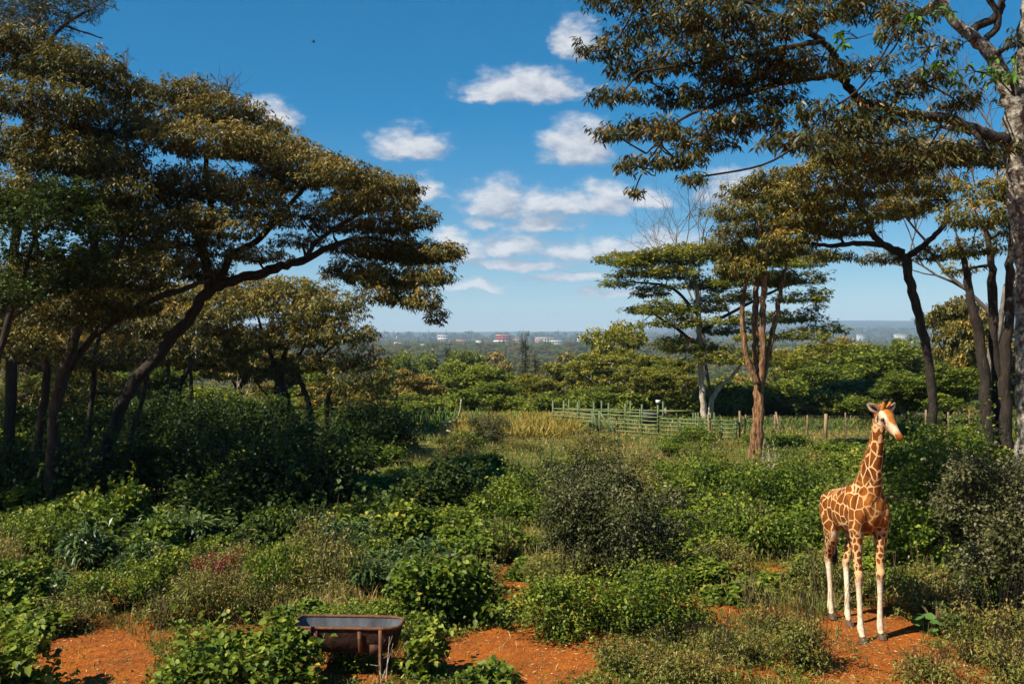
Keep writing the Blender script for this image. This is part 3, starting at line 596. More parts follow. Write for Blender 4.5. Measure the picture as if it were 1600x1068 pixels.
# ------------------------------------------------------------------ valley trees
def proto_tree(name, kind, seed):
    rng = np.random.default_rng(seed); Z3 = np.zeros(3)
    if kind == 'round':
        h, s = 7.0, 3.2
        st = [[(0, 0, -1, .28), (.1, 0, 1.5, .22), (0, .1, 3, .15), (.1, .1, 5.5, .05)], [(0, 0, 1.4, .15), (-.9, .2, 2.8, .1), (-1.6, .3, 4.2, .04)], [(0, 0, 1.6, .14), (.9, -.3, 3, .1), (1.5, -.4, 4.4, .04)]]
        pads = [(rng.normal(0, 1.35), rng.normal(0, 1.35), rng.uniform(2.4, 6.2), rng.uniform(.8, 1.5), rng.uniform(.8, 1.5), rng.uniform(.5, .9), 1) for _ in range(26)]
        pads = [(x * (1.25 - abs(z - 3.8) * .16), y * (1.25 - abs(z - 3.8) * .16), z, a, b, c, w) for x, y, z, a, b, c, w in pads]
        return st, pads, 'green_tree', 0.2
    if kind == 'flat':
        st = [[(0, 0, -1, .25), (.1, 0, 2, .2), (-.1, 0, 3.6, .13), (-.3, .1, 5.6, .05)], [(0, 0, 2.2, .13), (1.0, .2, 3.6, .09), (2.4, .3, 4.7, .03)], [(0, 0, 2.0, .13), (-1.1, -.3, 3.5, .09), (-2.6, -.4, 4.9, .03)], [(0, 0, 3, .1), (.3, 1.2, 4.3, .06), (.3, 2.2, 5.0, .03)]]
        pads = []
        for _ in range(30):
            a = rng.uniform(0, 6.28); r = 3.2 * math.sqrt(rng.random()); z = rng.choice([3.6, 4.6, 5.4, 6.0]) + rng.normal(0, .3) - 0.08 * r
            pads.append((r * math.cos(a), r * math.sin(a), z, rng.uniform(.5, 1.3), rng.uniform(.5, 1.3), rng.uniform(.22, .45), 1))
        return st, pads, 'acacia', 0.1
    if kind == 'golden':
        st = [[(0, 0, -1, .25), (0, .1, 2, .2), (.1, 0, 4, .12), (.1, 0, 6, .05)], [(0, 0, 1.8, .13), (-1.2, .2, 3.2, .09), (-2.2, .3, 4.6, .03)], [(0, 0, 2, .13), (1.2, -.3, 3.4, .09), (2.2, -.4, 4.8, .03)]]
        pads = []
        for _ in range(24):
            a = rng.uniform(0, 6.28); r = 2.9 * math.sqrt(rng.random()); z = 6.3 - .20 * r * r * rng.uniform(.5, 1.3) - rng.choice([0, .9, 1.7])
            pads.append((r * math.cos(a), r * math.sin(a), z, rng.uniform(.8, 1.3), rng.uniform(.8, 1.3), .42, 1))
        return st, pads, 'golden_far', 0.6
    if kind == 'wispy':
        st = [[(0, 0, -1, .22), (.05, 0, 3, .15), (0, 0, 6, .08), (.1, 0, 8.6, .03)]]
        pads = [(rng.normal(0, .55) * (1.15 - z / 9), rng.normal(0, .55) * (1.15 - z / 9), z, .65 * (1.1 - z / 10), .65 * (1.1 - z / 10), .75, 1) for z in np.linspace(2, 8.6, 22)]
        return st, pads, 'wispy', 0.3
    st = [[(0, 0, -1, .2), (.1, 0, .8, .12), (0, .1, 1.6, .05)]]
    pads = [(rng.normal(0, .9), rng.normal(0, .9), rng.uniform(.5, 2.1), rng.uniform(.7, 1.1), rng.uniform(.7, 1.1), rng.uniform(.4, .7), 1) for _ in range(16)]
    return st, pads, 'green_tree', 0.2
PROTO = {}
def get_proto(kind, v):
    key = (kind, v)
    if key in PROTO: return copy_tree(PROTO[key]), False
    st, pads, mat, dr = proto_tree(kind, kind, 100 + v * 7 + len(kind))
    nm = {'round': 'round_green_tree', 'flat': 'flat_topped_acacia', 'golden': 'golden_valley_tree', 'wispy': 'wispy_evergreen', 'bush': 'valley_bush'}[kind]
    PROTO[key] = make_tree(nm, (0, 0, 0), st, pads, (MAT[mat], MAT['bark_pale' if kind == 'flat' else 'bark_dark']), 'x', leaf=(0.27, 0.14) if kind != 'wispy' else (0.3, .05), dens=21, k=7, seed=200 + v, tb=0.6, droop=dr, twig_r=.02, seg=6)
    return PROTO[key], True
ORD = ['leftmost', 'second', 'third', 'fourth', 'fifth', 'sixth', 'seventh', 'eighth', 'ninth', 'tenth', 'eleventh', 'twelfth', 'thirteenth', 'fourteenth', 'fifteenth', 'sixteenth',
       'seventeenth', 'eighteenth', 'nineteenth', 'twentieth', 'twenty-first', 'twenty-second', 'twenty-third', 'twenty-fourth', 'twenty-fifth', 'twenty-sixth', 'twenty-seventh', 'twenty-eighth', 'twenty-ninth', 'thirtieth']
def ordinal(k): return 'leftmost' if k == 0 else ORD[k] + ' from left' if k < len(ORD) else 'number %d from left' % (k + 1)

vr = np.random.default_rng(77)
DESC = {'round': ('round bushy green tree', 'tree'), 'flat': ('flat topped acacia', 'tree'), 'golden': ('golden brown crowned tree', 'tree'), 'wispy': ('narrow wispy evergreen', 'tree'), 'bush': ('rounded green bush', 'bush')}
# specific trees of the valley edge: px, top py, Y, kind, width px
edge = [(640,568,75,'golden',110),(700,560,95,'round',100),(730,600,62,'bush',80),(770,566,85,'round',110),(820,518,150,'wispy',34),(838,548,140,'wispy',34),(760,592,64,'round',90),
        (850,584,72,'flat',110),(905,566,85,'flat',120),(950,556,70,'flat',130),(1000,545,74,'flat',130),(1040,560,66,'flat',120),(905,606,62,'bush',90),(860,612,60,'bush',90),
        (820,612,62,'bush',80),(980,604,62,'bush',90),(940,598,64,'round',90),(1010,575,63,'flat',120),(1060,585,62,'flat',100),(960,512,110,'flat',100),(1280,560,75,'round',120),(1230,580,66,'bush',110),
        (1340,548,85,'round',120),(1400,522,80,'round',140),(1360,585,60,'round',120),(1300,600,58,'bush',110),(1420,575,52,'round',130),(1480,560,50,'round',120),(1500,455,62,'golden',120),
        (1550,470,58,'golden',130),(1450,535,90,'golden',120),(1140,585,62,'bush',100),(1180,590,64,'round',100),(1100,600,61,'bush',90),(580,600,70,'round',100),(690,610,66,'bush',90),(640,620,64,'bush',80),
        (540,600,72,'bush',100),(430,610,58,'bush',70),(330,600,75,'round',120),(150,600,70,'round',120),(60,600,72,'round',130),(240,610,66,'bush',100),(480,560,90,'round',110),(400,590,80,'golden',100),
        (1250,545,110,'flat',110),(1320,520,150,'golden',70),(700,535,190,'wispy',30),(615,548,160,'round',80),(660,545,170,'round',90),(740,545,175,'round',90),(780,540,190,'golden',90),(890,540,180,'golden',80),(1570,560,60,'round',120),(50,462,56,'golden',170),(165,476,54,'golden',170),(280,486,58,'golden',160),(375,500,60,'golden',150),(225,565,52,'round',120),(110,565,50,'round',120),(330,596,50,'bush',110),(20,590,50,'bush',120),(430,540,62,'golden',130),(180,615,48,'bush',110),(520,590,58,'golden',120)]
HT = {'round': 7.0, 'flat': 6.4, 'golden': 6.9, 'wispy': 9.2, 'bush': 2.7}; WD = {'round': 6.0, 'flat': 7.6, 'golden': 7.2, 'wispy': 2.0, 'bush': 4.0}
allv = []
for px, pt, Y, kind, wpx in edge: allv.append((px, pt, Y, kind, wpx))
for row, (Ya, n) in enumerate([(115, 17), (150, 19), (200, 22), (265, 26)]):
    for k in range(n):
        px = -40 + 1680 * (k + vr.uniform(.2, .8)) / n; Y = Ya * vr.uniform(.92, 1.08)
        kind = vr.choice(['round', 'flat', 'golden', 'round', 'golden', 'flat'])
        allv.append((px, None, Y, kind, None))
rows = {}
for px, pt, Y, kind, wpx in allv:
    x = (px - 800) / FPX * Y; gz = float(height(x, Y))
    if pt is None:
        s = vr.uniform(.8, 1.35); sx = s * vr.uniform(.9, 1.2)
    else:
        top = W(px, pt, Y)[2]; s = max((top - gz) / HT[kind], .3); sx = wpx * Y / FPX / WD[kind]
        if s > 1.9 * sx: sx = s / 1.9
    o, _ = get_proto(kind, int(vr.integers(0, 2)))
    o.location = (x, Y, gz - 0.1); o.scale = (sx, sx, s); o.rotation_euler = (0, 0, vr.uniform(0, 6.28))
    band = 0 if Y < 63 else 1 if Y < 80 else 2 if Y < 125 else 3 if Y < 170 else 4 if Y < 230 else 5
    rows.setdefault((kind, band), []).append((px, o))
BAND = ['just behind the corral and fence', 'in the first row of the valley', 'on the near valley slope', 'in the middle of the valley', 'deep in the valley', 'in the farthest row before the town']
for (kind, band), lst in rows.items():
    for k, (px, o) in enumerate(sorted(lst, key=lambda t: t[0])):
        o['label'] = f"{DESC[kind][0]} {BAND[band]}, {ordinal(k)}" if len(lst) > 1 else f"only {DESC[kind][0]} {BAND[band]}"
        o['category'] = DESC[kind][1]; o['group'] = 'trees and bushes of the valley'

def far_wood():
    """The wood that fills the valley to the town: one mass of crowns scattered on points."""
    rg = np.random.default_rng(9); n = 9000
    Y = 300 * (5200 / 300.0) ** (rg.random(n) ** 0.72); X = rg.uniform(-.58, .58, n) * Y
    Z = height(X, Y)
    me = bpy.data.meshes.new('far_wood'); me.vertices.add(n)
    me.vertices.foreach_set('co', np.stack([X, Y, Z], 1).astype(np.float32).ravel())
    sc = rg.uniform(.9, 1.8, n) * (1 + Y / 2600.0)
    a = me.attributes.new('size', 'FLOAT', 'POINT'); a.data.foreach_set('value', sc.astype(np.float32))
    a = me.attributes.new('turn', 'FLOAT', 'POINT'); a.data.foreach_set('value', rg.uniform(0, 6.28, n).astype(np.float32))
    a = me.attributes.new('sort', 'INT', 'POINT'); a.data.foreach_set('value', rg.choice([0, 1, 2, 3, 0, 2], n).astype(np.int32))
    me.update()
    ob = link('far_wood', me); tag(ob, 'far wood of mixed green crowns filling the valley up to the town', 'wood', kind='stuff')
    g = bpy.data.node_groups.new('scatter_crowns', 'GeometryNodeTree')
    g.interface.new_socket('Geometry', in_out='INPUT', socket_type='NodeSocketGeometry'); g.interface.new_socket('Geometry', in_out='OUTPUT', socket_type='NodeSocketGeometry')
    N = g.nodes; L = g.links; gi = N.new('NodeGroupInput'); go = N.new('NodeGroupOutput')
    def attr(nm, t):
        a = N.new('GeometryNodeInputNamedAttribute'); a.data_type = t; a.inputs['Name'].default_value = nm; return a.outputs['Attribute']
    gg = N.new('GeometryNodeGeometryToInstance')
    for key in [('wispy', 0), ('golden', 0), ('flat', 0), ('round', 0)]:      # joined in reverse order
        crown = [c for c in PROTO[key].children if c.name.startswith('crown')][0]
        oi = N.new('GeometryNodeObjectInfo'); oi.transform_space = 'ORIGINAL'; oi.inputs['Object'].default_value = crown
        L.new(oi.outputs['Geometry'], gg.inputs[0])
    ip = N.new('GeometryNodeInstanceOnPoints')
    L.new(gi.outputs[0], ip.inputs['Points']); L.new(gg.outputs[0], ip.inputs['Instance'])
    ip.inputs['Pick Instance'].default_value = True; L.new(attr('sort', 'INT'), ip.inputs['Instance Index'])
    cx = N.new('ShaderNodeCombineXYZ'); L.new(attr('turn', 'FLOAT'), cx.inputs[2]); L.new(cx.outputs[0], ip.inputs['Rotation'])
    L.new(attr('size', 'FLOAT'), ip.inputs['Scale'])
    L.new(ip.outputs[0], go.inputs[0])
    md = ob.modifiers.new('scatter', 'NODES'); md.node_group = g
far_wood()

# two more crotons of the same grove stand just outside the left edge; their shade lies across the bushes
_left = [o for o in bpy.data.objects if o.name == 'croton_tree'][0]
for k, (x, y, rz, s, lab) in enumerate([(-18.6, 21.0, 2.1, 1.0, 'croton just outside the left edge of the picture, nearer one'), (-20.5, 27.5, 4.0, 1.05, 'croton just outside the left edge of the picture, farther one'), (-26.5, 38.0, 1.0, 1.0, 'croton outside the left edge, beyond the other two')]):
    t = copy_tree(_left); t.location = (x, y, 0); t.rotation_euler = (0, 0, rz); t.scale = (s, s, s); t['label'] = lab; t['group'] = 'crotons of the left grove'

# ------------------------------------------------------------------ bushes
def bush_parts(seed, rx, h, n, leaf, mode='broad', lumps=9, tb=0.5, stems=9, stem_r=0.012, hang=0.0, twiggy=0):
    """A bush of unit placement: foliage arrays and stem tubes, base at the origin."""
    rng = np.random.default_rng(seed); fo = Foliage(); st = Tubes()
    cs = []
    for k in range(lumps):
        a = rng.uniform(0, 6.28); r = rx * 0.78 * math.sqrt(rng.random()); z = h * rng.uniform(0.12, 0.80) * (1 - 0.45 * (r / rx))
        s = rng.uniform(0.20, 0.44); cs.append((np.array([r * math.cos(a), r * math.sin(a), z]), np.array([rx * s, rx * s, min(h * rng.uniform(.22, .38), rx * s)])))
    per = int(n / lumps)
    for c, r in cs:
        d = nrm(rng.normal(0, 1, (per, 3))); d[:, 2] = np.abs(d[:, 2]) * 1.1 - 0.35; d = nrm(d)
        lump = 1 + 0.2 * np.sin(4 * d[:, 0] * 3 + seed) * np.sin(4 * d[:, 1] * 2.5 + 1) + rng.normal(0, 0.18, per)
        P = c + d * r * ((1 - 0.45 * rng.random(per) ** 2) * lump)[:, None]
        P[:, 2] = np.maximum(P[:, 2], 0.02)
        D = nrm(d * np.array([0.8, 0.8, 0.35]) + rng.normal(0, 0.75, (per, 3)) - np.array([0, 0, hang]))
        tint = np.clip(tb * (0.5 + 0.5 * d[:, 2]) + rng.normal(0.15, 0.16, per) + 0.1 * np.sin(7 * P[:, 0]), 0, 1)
        s = rng.uniform(0.6, 1.3, per)
        fo.add(leaf_mesh(P, D, leaf[0] * s, leaf[1] * s, tint, rng, broad=mode == 'broad', up=1.0, sag=0.2))
        for j in range(max(1, stems // lumps + 1)):
            e = c + nrm(rng.normal(0, 1, 3) + [0, 0, .6]) * r * .8
            q = spline(np.array([[rng.normal(0, .06) * rx, rng.normal(0, .06) * rx, -0.05], c * [.6, .6, .5] + rng.normal(0, .04, 3), e]), 4)
            st.add(q, np.linspace(stem_r, stem_r * .35, len(q)), 4, cap=False)
    ns = int(10 + 16 * rx)
    for j in range(ns if mode != 'none' else 0):                 # leafy shoots break the outline
        c, r = cs[rng.integers(lumps)]; u = nrm(rng.normal(0, 1, 3) * [1, 1, .5] + [0, 0, .75]); s0 = c + u * r * .7
        ln = h * rng.uniform(.22, .55); q = spline(np.array([s0, s0 + u * ln * .5 + rng.normal(0, .03, 3), s0 + u * ln + rng.normal(0, .05, 3)]), 4)
        st.add(q, np.linspace(stem_r * .5, .002, len(q)), 3, cap=False)
        nl = max(7, int(ln / leaf[0] * 4)); Pq = q[rng.integers(1, len(q), nl)] + rng.normal(0, .012, (nl, 3))
        D = nrm(rng.normal(0, 1, (nl, 3)) * [1, 1, .6] + u * .4 - [0, 0, hang]); sc_ = rng.uniform(.5, 1.15, nl)
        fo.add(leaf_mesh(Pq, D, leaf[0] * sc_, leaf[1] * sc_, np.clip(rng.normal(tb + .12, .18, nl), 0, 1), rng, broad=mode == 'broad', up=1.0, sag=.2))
    for j in range(twiggy):
        a = rng.uniform(0, 6.28); b0 = np.array([math.cos(a), math.sin(a), 0]) * rx * rng.uniform(0.1, .6)
        e = b0 * 1.5 + np.array([0, 0, h * rng.uniform(.8, 1.15)]) + rng.normal(0, .1, 3)
        q = spline(np.array([b0 * .5, (b0 + e) / 2 + rng.normal(0, .05, 3), e]), 4); st.add(q, np.linspace(stem_r * .8, .003, len(q)), 3, cap=False)
    return fo, st
BPROTO = {}
SPEC = {  # kind: (name, material, list of variants)
    'leafy':  ('leafy_bush', 'bush_green', dict(n=4200, leaf=(0.095, 0.075), rx=0.75, h=0.85, lumps=11)),
    'herb':   ('low_herb', 'bush_green', dict(n=4200, leaf=(0.05, 0.036), rx=0.70, h=0.50, lumps=12, mode='slim')),
    'lance':  ('lance_leaved_bush', 'bush_blue', dict(n=2600, leaf=(0.16, 0.045), rx=0.75, h=0.85, lumps=10, hang=0.25, mode='slim')),
    'dusky':  ('dusky_bush', 'bush_dark', dict(n=5200, leaf=(0.065, 0.04), rx=0.75, h=1.05, lumps=12, mode='slim', stems=14)),
    'weed':   ('dry_weed', 'bush_olive', dict(n=2600, leaf=(0.055, 0.02), rx=0.65, h=0.62, lumps=10, mode='slim', stems=14, stem_r=0.006, twiggy=34)),
    'hedge':  ('thicket_bush', 'bush_green', dict(n=5200, leaf=(0.08, 0.052), rx=0.95, h=1.05, lumps=13, mode='slim')),
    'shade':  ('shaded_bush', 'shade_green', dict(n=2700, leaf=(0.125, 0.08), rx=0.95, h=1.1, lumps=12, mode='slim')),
}
def bush(kind, v, x, y, w, h, rz, label, group=None, cat='bush'):
    nm, mt, kw = SPEC[kind]; key = (kind, v); kw = dict(kw)
    if key not in BPROTO:
        rx0, h0 = kw.pop('rx'), kw.pop('h')
        fo, st = bush_parts(300 + 13 * v + len(kind), rx0, h0, kw.pop('n'), kw.pop('leaf'), **kw)
        root = empty(nm, (0, 0, 0)); f = link('foliage', fo.mesh(nm + '_foliage', MAT[mt]), root); f['kind'] = 'stuff'
        s = link('stems', st.mesh(nm + '_stems', MAT['stem' if kind in ('weed', 'herb') else 'bark_dark']), root); s['kind'] = 'stuff'
        BPROTO[key] = (root, rx0, h0); o = root
    else:
        o = copy_tree(BPROTO[key][0]); rx0, h0 = BPROTO[key][1:]
    o.location = (x, y, float(height(x, y)) - 0.03); o.rotation_euler = (0, 0, rz)
    o.scale = (w / (2 * rx0), w / (2 * rx0), h / h0)
    for k in ('label', 'category', 'group'):
        if k in o: del o[k]
    return tag(o, label, cat, group)
BIG = {}
def big_bush(kind, px, py, wpx, hpx, label, seed, cat='bush', mult=1.0):
    """A large bush with its own lumps so that leaves keep their size."""
    nm, mt, kw = SPEC[kind]; kw = dict(kw); p = G(px, py); s = p[1] / FPX; rx = wpx * s / 2; h = hpx * s * (1.2 if kind in ('hedge', 'dusky', 'shade') else 1.08)
    n = int(kw['n'] * mult * .74 * (rx * (rx + h)) / (kw['rx'] * (kw['rx'] + kw['h']))); kw['lumps'] = int(kw['lumps'] * 1.8)
    for q in ('n', 'rx', 'h'): kw.pop(q)
    leaf = kw.pop('leaf')
    fo, st = bush_parts(seed, rx, h, n, leaf, **kw)
    root = empty('large_' + nm, (p[0], p[1], float(height(p[0], p[1])) - .03), label, cat)
    link('foliage', fo.mesh('large_' + nm, MAT[mt]), root)['kind'] = 'stuff'
    link('stems', st.mesh('large_' + nm + '_stems', MAT['bark_dark']), root)['kind'] = 'stuff'
    HEROS.append((p[0], p[1], rx))
    return root
HEROS = []
big_bush('dusky', 950, 908, 205, 205, 'large dusky grey-leaved bush in the middle of the clearing', 501, mult=1.25)
big_bush('dusky', 1018, 860, 120, 130, 'dusky bush joined to the right of the large dusky bush', 540)
big_bush('dusky', 895, 800, 150, 84, 'dusky bush joined to the left of the large dusky bush', 502)
big_bush('hedge', 1480, 868, 260, 205, 'tall leafy hedge bush right behind the giraffe', 503, mult=1.6)
big_bush('hedge', 1420, 905, 110, 130, 'leafy bush between the giraffe and the hedge', 541, mult=1.4)
big_bush('hedge', 1545, 820, 130, 150, 'leafy bush at the foot of the three stems', 542, mult=1.3)
big_bush('hedge', 1405, 800, 130, 120, 'leafy green bush behind the giraffe neck', 504, mult=1.2)
big_bush('dusky', 1572, 975, 200, 330, 'tall dusky bush in front of the lichened trunk at right edge', 505, mult=1.2)
big_bush('dusky', 1505, 905, 120, 190, 'dusky bush between the hedge bush and the right edge', 506)
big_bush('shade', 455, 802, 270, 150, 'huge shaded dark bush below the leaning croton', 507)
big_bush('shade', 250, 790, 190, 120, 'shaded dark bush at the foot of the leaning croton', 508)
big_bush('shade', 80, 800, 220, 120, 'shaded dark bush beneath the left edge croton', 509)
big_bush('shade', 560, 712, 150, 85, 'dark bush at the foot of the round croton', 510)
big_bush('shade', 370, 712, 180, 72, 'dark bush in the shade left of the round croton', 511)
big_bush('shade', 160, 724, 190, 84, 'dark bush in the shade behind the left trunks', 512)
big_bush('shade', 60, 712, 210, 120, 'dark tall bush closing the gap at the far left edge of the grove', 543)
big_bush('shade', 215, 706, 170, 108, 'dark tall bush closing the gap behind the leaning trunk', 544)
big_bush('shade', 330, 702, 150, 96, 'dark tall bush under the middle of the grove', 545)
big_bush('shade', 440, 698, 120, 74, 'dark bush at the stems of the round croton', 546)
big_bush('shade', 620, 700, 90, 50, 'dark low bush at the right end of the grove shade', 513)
big_bush('dusky', 757, 690, 78, 46, 'lone round dusky bush in the yellow grass left of the corral', 514)
big_bush('hedge', 1205, 806, 190, 92, 'sunlit green thicket bush in front of the forked tree', 515)
big_bush('hedge', 1110, 790, 170, 84, 'sunlit green thicket bush right of the dusky bush', 516)
big_bush('hedge', 1262, 868, 120, 92, 'sunlit green thicket bush just left of the giraffe', 517)
big_bush('hedge', 1150, 858, 150, 78, 'sunlit green bush on the edge of the dry clearing', 518)
big_bush('leafy', 698, 972, 190, 122, 'broad leafy bush left of the middle path', 519)
big_bush('leafy', 362, 1085, 270, 118, 'broad leafy bush between the red soil and the trough', 520)
big_bush('leafy', 22, 1090, 130, 150, 'leafy bush in the lower left corner', 521)
big_bush('leafy', 662, 1056, 74, 96, 'leafy bush hugging the right end of the trough', 522)
big_bush('herb', 880, 992, 190, 112, 'low green herb mound at the edge of the middle soil patch', 523, mult=1.1)
big_bush('herb', 1020, 985, 210, 104, 'low green herb mound below the large dusky bush', 524, mult=1.1)
big_bush('herb', 540, 1040, 110, 34, 'small green herb patch growing under the trough', 525)
big_bush('leafy', 760, 1082, 100, 48, 'small leafy plant at the bottom edge of the middle soil', 526)
big_bush('weed', 1262, 1040, 120, 112, 'straggly weed bush in front of the giraffe', 527, mult=1.6)
big_bush('lance', 548, 885, 135, 76, 'lance leaved bush with glossy grey-green leaves above the trough', 528, mult=1.2)
big_bush('leafy', 418, 850, 84, 62, 'round sunlit green bush in front of the huge shaded bush', 529)
big_bush('herb', 460, 905, 110, 66, 'yellow green bush left of the lance leaved bush', 530)
big_bush('leafy', 250, 880, 100, 70, 'round leafy bush at the front of the left shade', 531)
big_bush('weed', 330, 968, 140, 100, 'dry stalky bush with dark red flower heads', 532, mult=1.5)
big_bush('herb', 190, 950, 140, 80, 'light green herb bush behind the left red soil', 533)
big_bush('herb', 590, 985, 210, 56, 'green creeping herb patch behind the trough', 534)
big_bush('weed', 1530, 1040, 150, 130, 'dry weed bush right of the round leaved plant', 535, mult=1.5)
big_bush('leafy', 20, 960, 120, 100, 'leafy bush at the left edge above the corner bush', 536)
big_bush('hedge', 830, 800, 150, 70, 'green bush left of the dusky bushes', 537)
big_bush('shade', 690, 800, 150, 80, 'half shaded green bush in the middle left', 538)

for k, (px, py, w, h, kd, lb) in enumerate([(985, 1052, 150, 62, 'weed', 'dry olive weeds right of the middle soil patch'), (1080, 1062, 150, 66, 'weed', 'dry olive weeds at the bottom edge, middle right'), (1150, 1036, 130, 60, 'weed', 'dry olive weeds left of the straggly weed bush'),
        (1195, 985, 90, 48, 'weed', 'small dry weeds at the left rim of the giraffe soil'), (1060, 1005, 110, 44, 'weed', 'low dry weeds below the herb mound'), (1455, 1062, 120, 50, 'weed', 'low dry weeds at the bottom right'), (1590, 1075, 120, 90, 'weed', 'dry weeds in the lower right corner'),
        (420, 960, 110, 50, 'weed', 'dry straw weeds left of the trough'), (500, 940, 100, 44, 'weed', 'dry straw weeds behind the trough'), (110, 985, 120, 60, 'weed', 'dry weeds at the left end of the left red soil'), (260, 975, 110, 56, 'weed', 'dry weeds at the back of the left red soil'),
        (1130, 900, 120, 60, 'weed', 'dry grassy weeds in the dry clearing'), (1080, 930, 100, 44, 'herb', 'green herb tail right of the dusky bush shade'), (770, 880, 70, 60, 'weed', 'dry weeds at the head of the middle path'), (880, 870, 90, 50, 'weed', 'dry weeds left below the large dusky bush'),
        (1420, 930, 90, 60, 'herb', 'low green herbs right behind the giraffe legs'), (60, 870, 130, 80, 'herb', 'light green herbs at the left edge below the shade'), (130, 890, 90, 80, 'lance', 'upright lance leaved plant at the left')]):
    big_bush(kd, px, py, w, h, lb, 700 + k, cat='weeds' if kd == 'weed' else 'plant', mult=1.35 if kd == 'weed' else 1.2)

# bare earth that stays free: ellipses (px, py, half width px, half height px)
BARE = [(150, 1040, 92, 52), (815, 1030, 125, 48), (1360, 1000, 80, 52), (1235, 905, 60, 20), (795, 925, 24, 50), (1380, 1062, 130, 14)]
def bare_mask(x, y, pad=1.0):
    px = 800 + x / y * FPX; py = 534 + CAM_H * FPX / y
    m = np.zeros(np.shape(x), bool)
    for cx, c_y, a, b in BARE: m |= ((px - cx) / (a * pad)) ** 2 + ((py - c_y) / (b * pad)) ** 2 < 1
    return m
# the undergrowth in rows from near to far
sr = np.random.default_rng(808)
ROWS = [(15.2, 1.0), (16.7, 1.0), (18.5, 1.05), (20.6, 1.1), (23.0, 1.15), (25.8, 1.3), (29.0, 1.5), (32.5, 1.7), (36.5, 2.0), (41.0, 2.4)]
ROWTXT = ['nearest row of undergrowth', 'second row of undergrowth', 'third row of undergrowth', 'fourth row of undergrowth', 'fifth row of undergrowth', 'sixth row of undergrowth', 'seventh row of undergrowth', 'eighth row of undergrowth', 'ninth row of undergrowth', 'last row before the fence']
KTXT = {'leafy': 'leafy green bush', 'herb': 'low small leaved herb', 'lance': 'lance leaved bush', 'dusky': 'small dusky bush', 'weed': 'dry stalky weed', 'hedge': 'green thicket bush', 'shade': 'dark green bush'}
got = {}
for ri, (Y0, sp) in enumerate(ROWS):
    half = 0.535 * Y0; xs = np.arange(-half, half, sp)
    for x0 in xs:
        x = x0 + sr.uniform(-.4, .4) * sp; y = Y0 + sr.uniform(-.8, .8) * (0.6 + ri * .14); px = 800 + x / y * FPX
        if bare_mask(np.array(x), np.array(y), 1.12): continue
        if any((x - hx) ** 2 + (y - hy) ** 2 < (0.55 * hr + .2) ** 2 for hx, hy, hr in HEROS): continue
        if (x - 5.08) ** 2 + (y - 14.8) ** 2 < 1.5 ** 2 or (abs(x + 2.1) < 1.2 and y < 14.6): continue
        if 1160 < px < 1205 and 33 < y < 38: continue
        left = px < 600; pr = sr.random()
        if Y0 > 34 and not left and sr.random() < .35: continue          # the open strip of grass before the fence
        if Y0 < 20: kind = 'weed' if pr < .38 else 'herb' if pr < .68 else 'leafy' if pr < .9 else 'lance'
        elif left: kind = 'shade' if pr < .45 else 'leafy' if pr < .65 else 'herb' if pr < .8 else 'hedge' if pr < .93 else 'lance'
        elif Y0 > 32: kind = 'herb' if pr < .34 else 'weed' if pr < .56 else 'hedge' if pr < .9 else 'leafy'
        else: kind = 'hedge' if pr < .52 else 'leafy' if pr < .72 else 'herb' if pr < .82 else 'weed'
        big = 1.0 + 0.05 * ri
        w = sr.uniform(1.1, 1.95) * big * (1.12 if Y0 > 19 else 1); h = sr.uniform(.42, .95) * big * (1.25 if left and Y0 > 20 else .85 if Y0 > 32 else 1)
        o = bush(kind, int(sr.integers(0, 2)), x, y, w, h, sr.uniform(0, 6.28), 'x', 'undergrowth plants', cat='weed' if kind in ('weed', 'herb') else 'bush')
        got.setdefault((kind, ri), []).append((px, o))
for (kind, ri), lst in got.items():
    for k, (px, o) in enumerate(sorted(lst, key=lambda t: t[0])):
        o['label'] = f"{KTXT[kind]} in the {ROWTXT[ri]}, {ordinal(k)}" if len(lst) > 1 else f"only {KTXT[kind]} in the {ROWTXT[ri]}"

# ------------------------------------------------------------------ grass, creeping herbs, straw litter
def blades(n, gen, ln, wd, tint, mat, name, label, lean=0.5, seed=1):
    rng = np.random.default_rng(seed); x, y = gen(rng, n); n = len(x)
    P = np.stack([x, y, height(x, y) - .01], 1); a = rng.uniform(0, 6.28, n); le = np.abs(rng.normal(lean, .3, n))
    D = nrm(np.stack([np.cos(a) * le, np.sin(a) * le, np.ones(n)], 1)); L = ln * rng.uniform(.5, 1.4, n)
    t = tint(rng, n, x, y)
    V, F, T = leaf_mesh(P, D, L, wd * rng.uniform(.7, 1.4, n), np.clip(t, 0, 1), rng, up=.3, sag=.25)
    o = link(name, mesh_np(name, V, F, mat, tint=T)); tag(o, label, 'grass', kind='stuff')
def tall_xy(rng, n):
    x, y = near_xy(rng, n, 13.0, 24.0, 1.05, 0.0); m = vnoise(x, y, 1.7, 12.0) + .5 * vnoise(x, y, .5, 5.0) + rng.normal(0, .15, len(x)) > .28; return x[m], y[m]
def near_xy(rng, n, y0=12.3, y1=24.0, pad=1.0, keep=.06):
    y = y0 + (y1 - y0) * rng.random(n) ** 1.15; x = rng.uniform(-.55, .55, n) * y
    cl = vnoise(x, y, .55, 2.0) + .6 * vnoise(x, y, .21, 7.0) + rng.normal(0, .35, n)
    m = (cl > -.6) & (~bare_mask(x, y, pad) | (rng.random(n) < keep)); return x[m], y[m]
blades(90000, lambda r, n: near_xy(r, n), .15, .011, lambda r, n, x, y: .38 + .24 * vnoise(x, y, 1.6, 4.0) + r.normal(0, .22, n), MAT['grass'], 'near_grass', 'short mixed green and straw grass among the near bushes', seed=61)
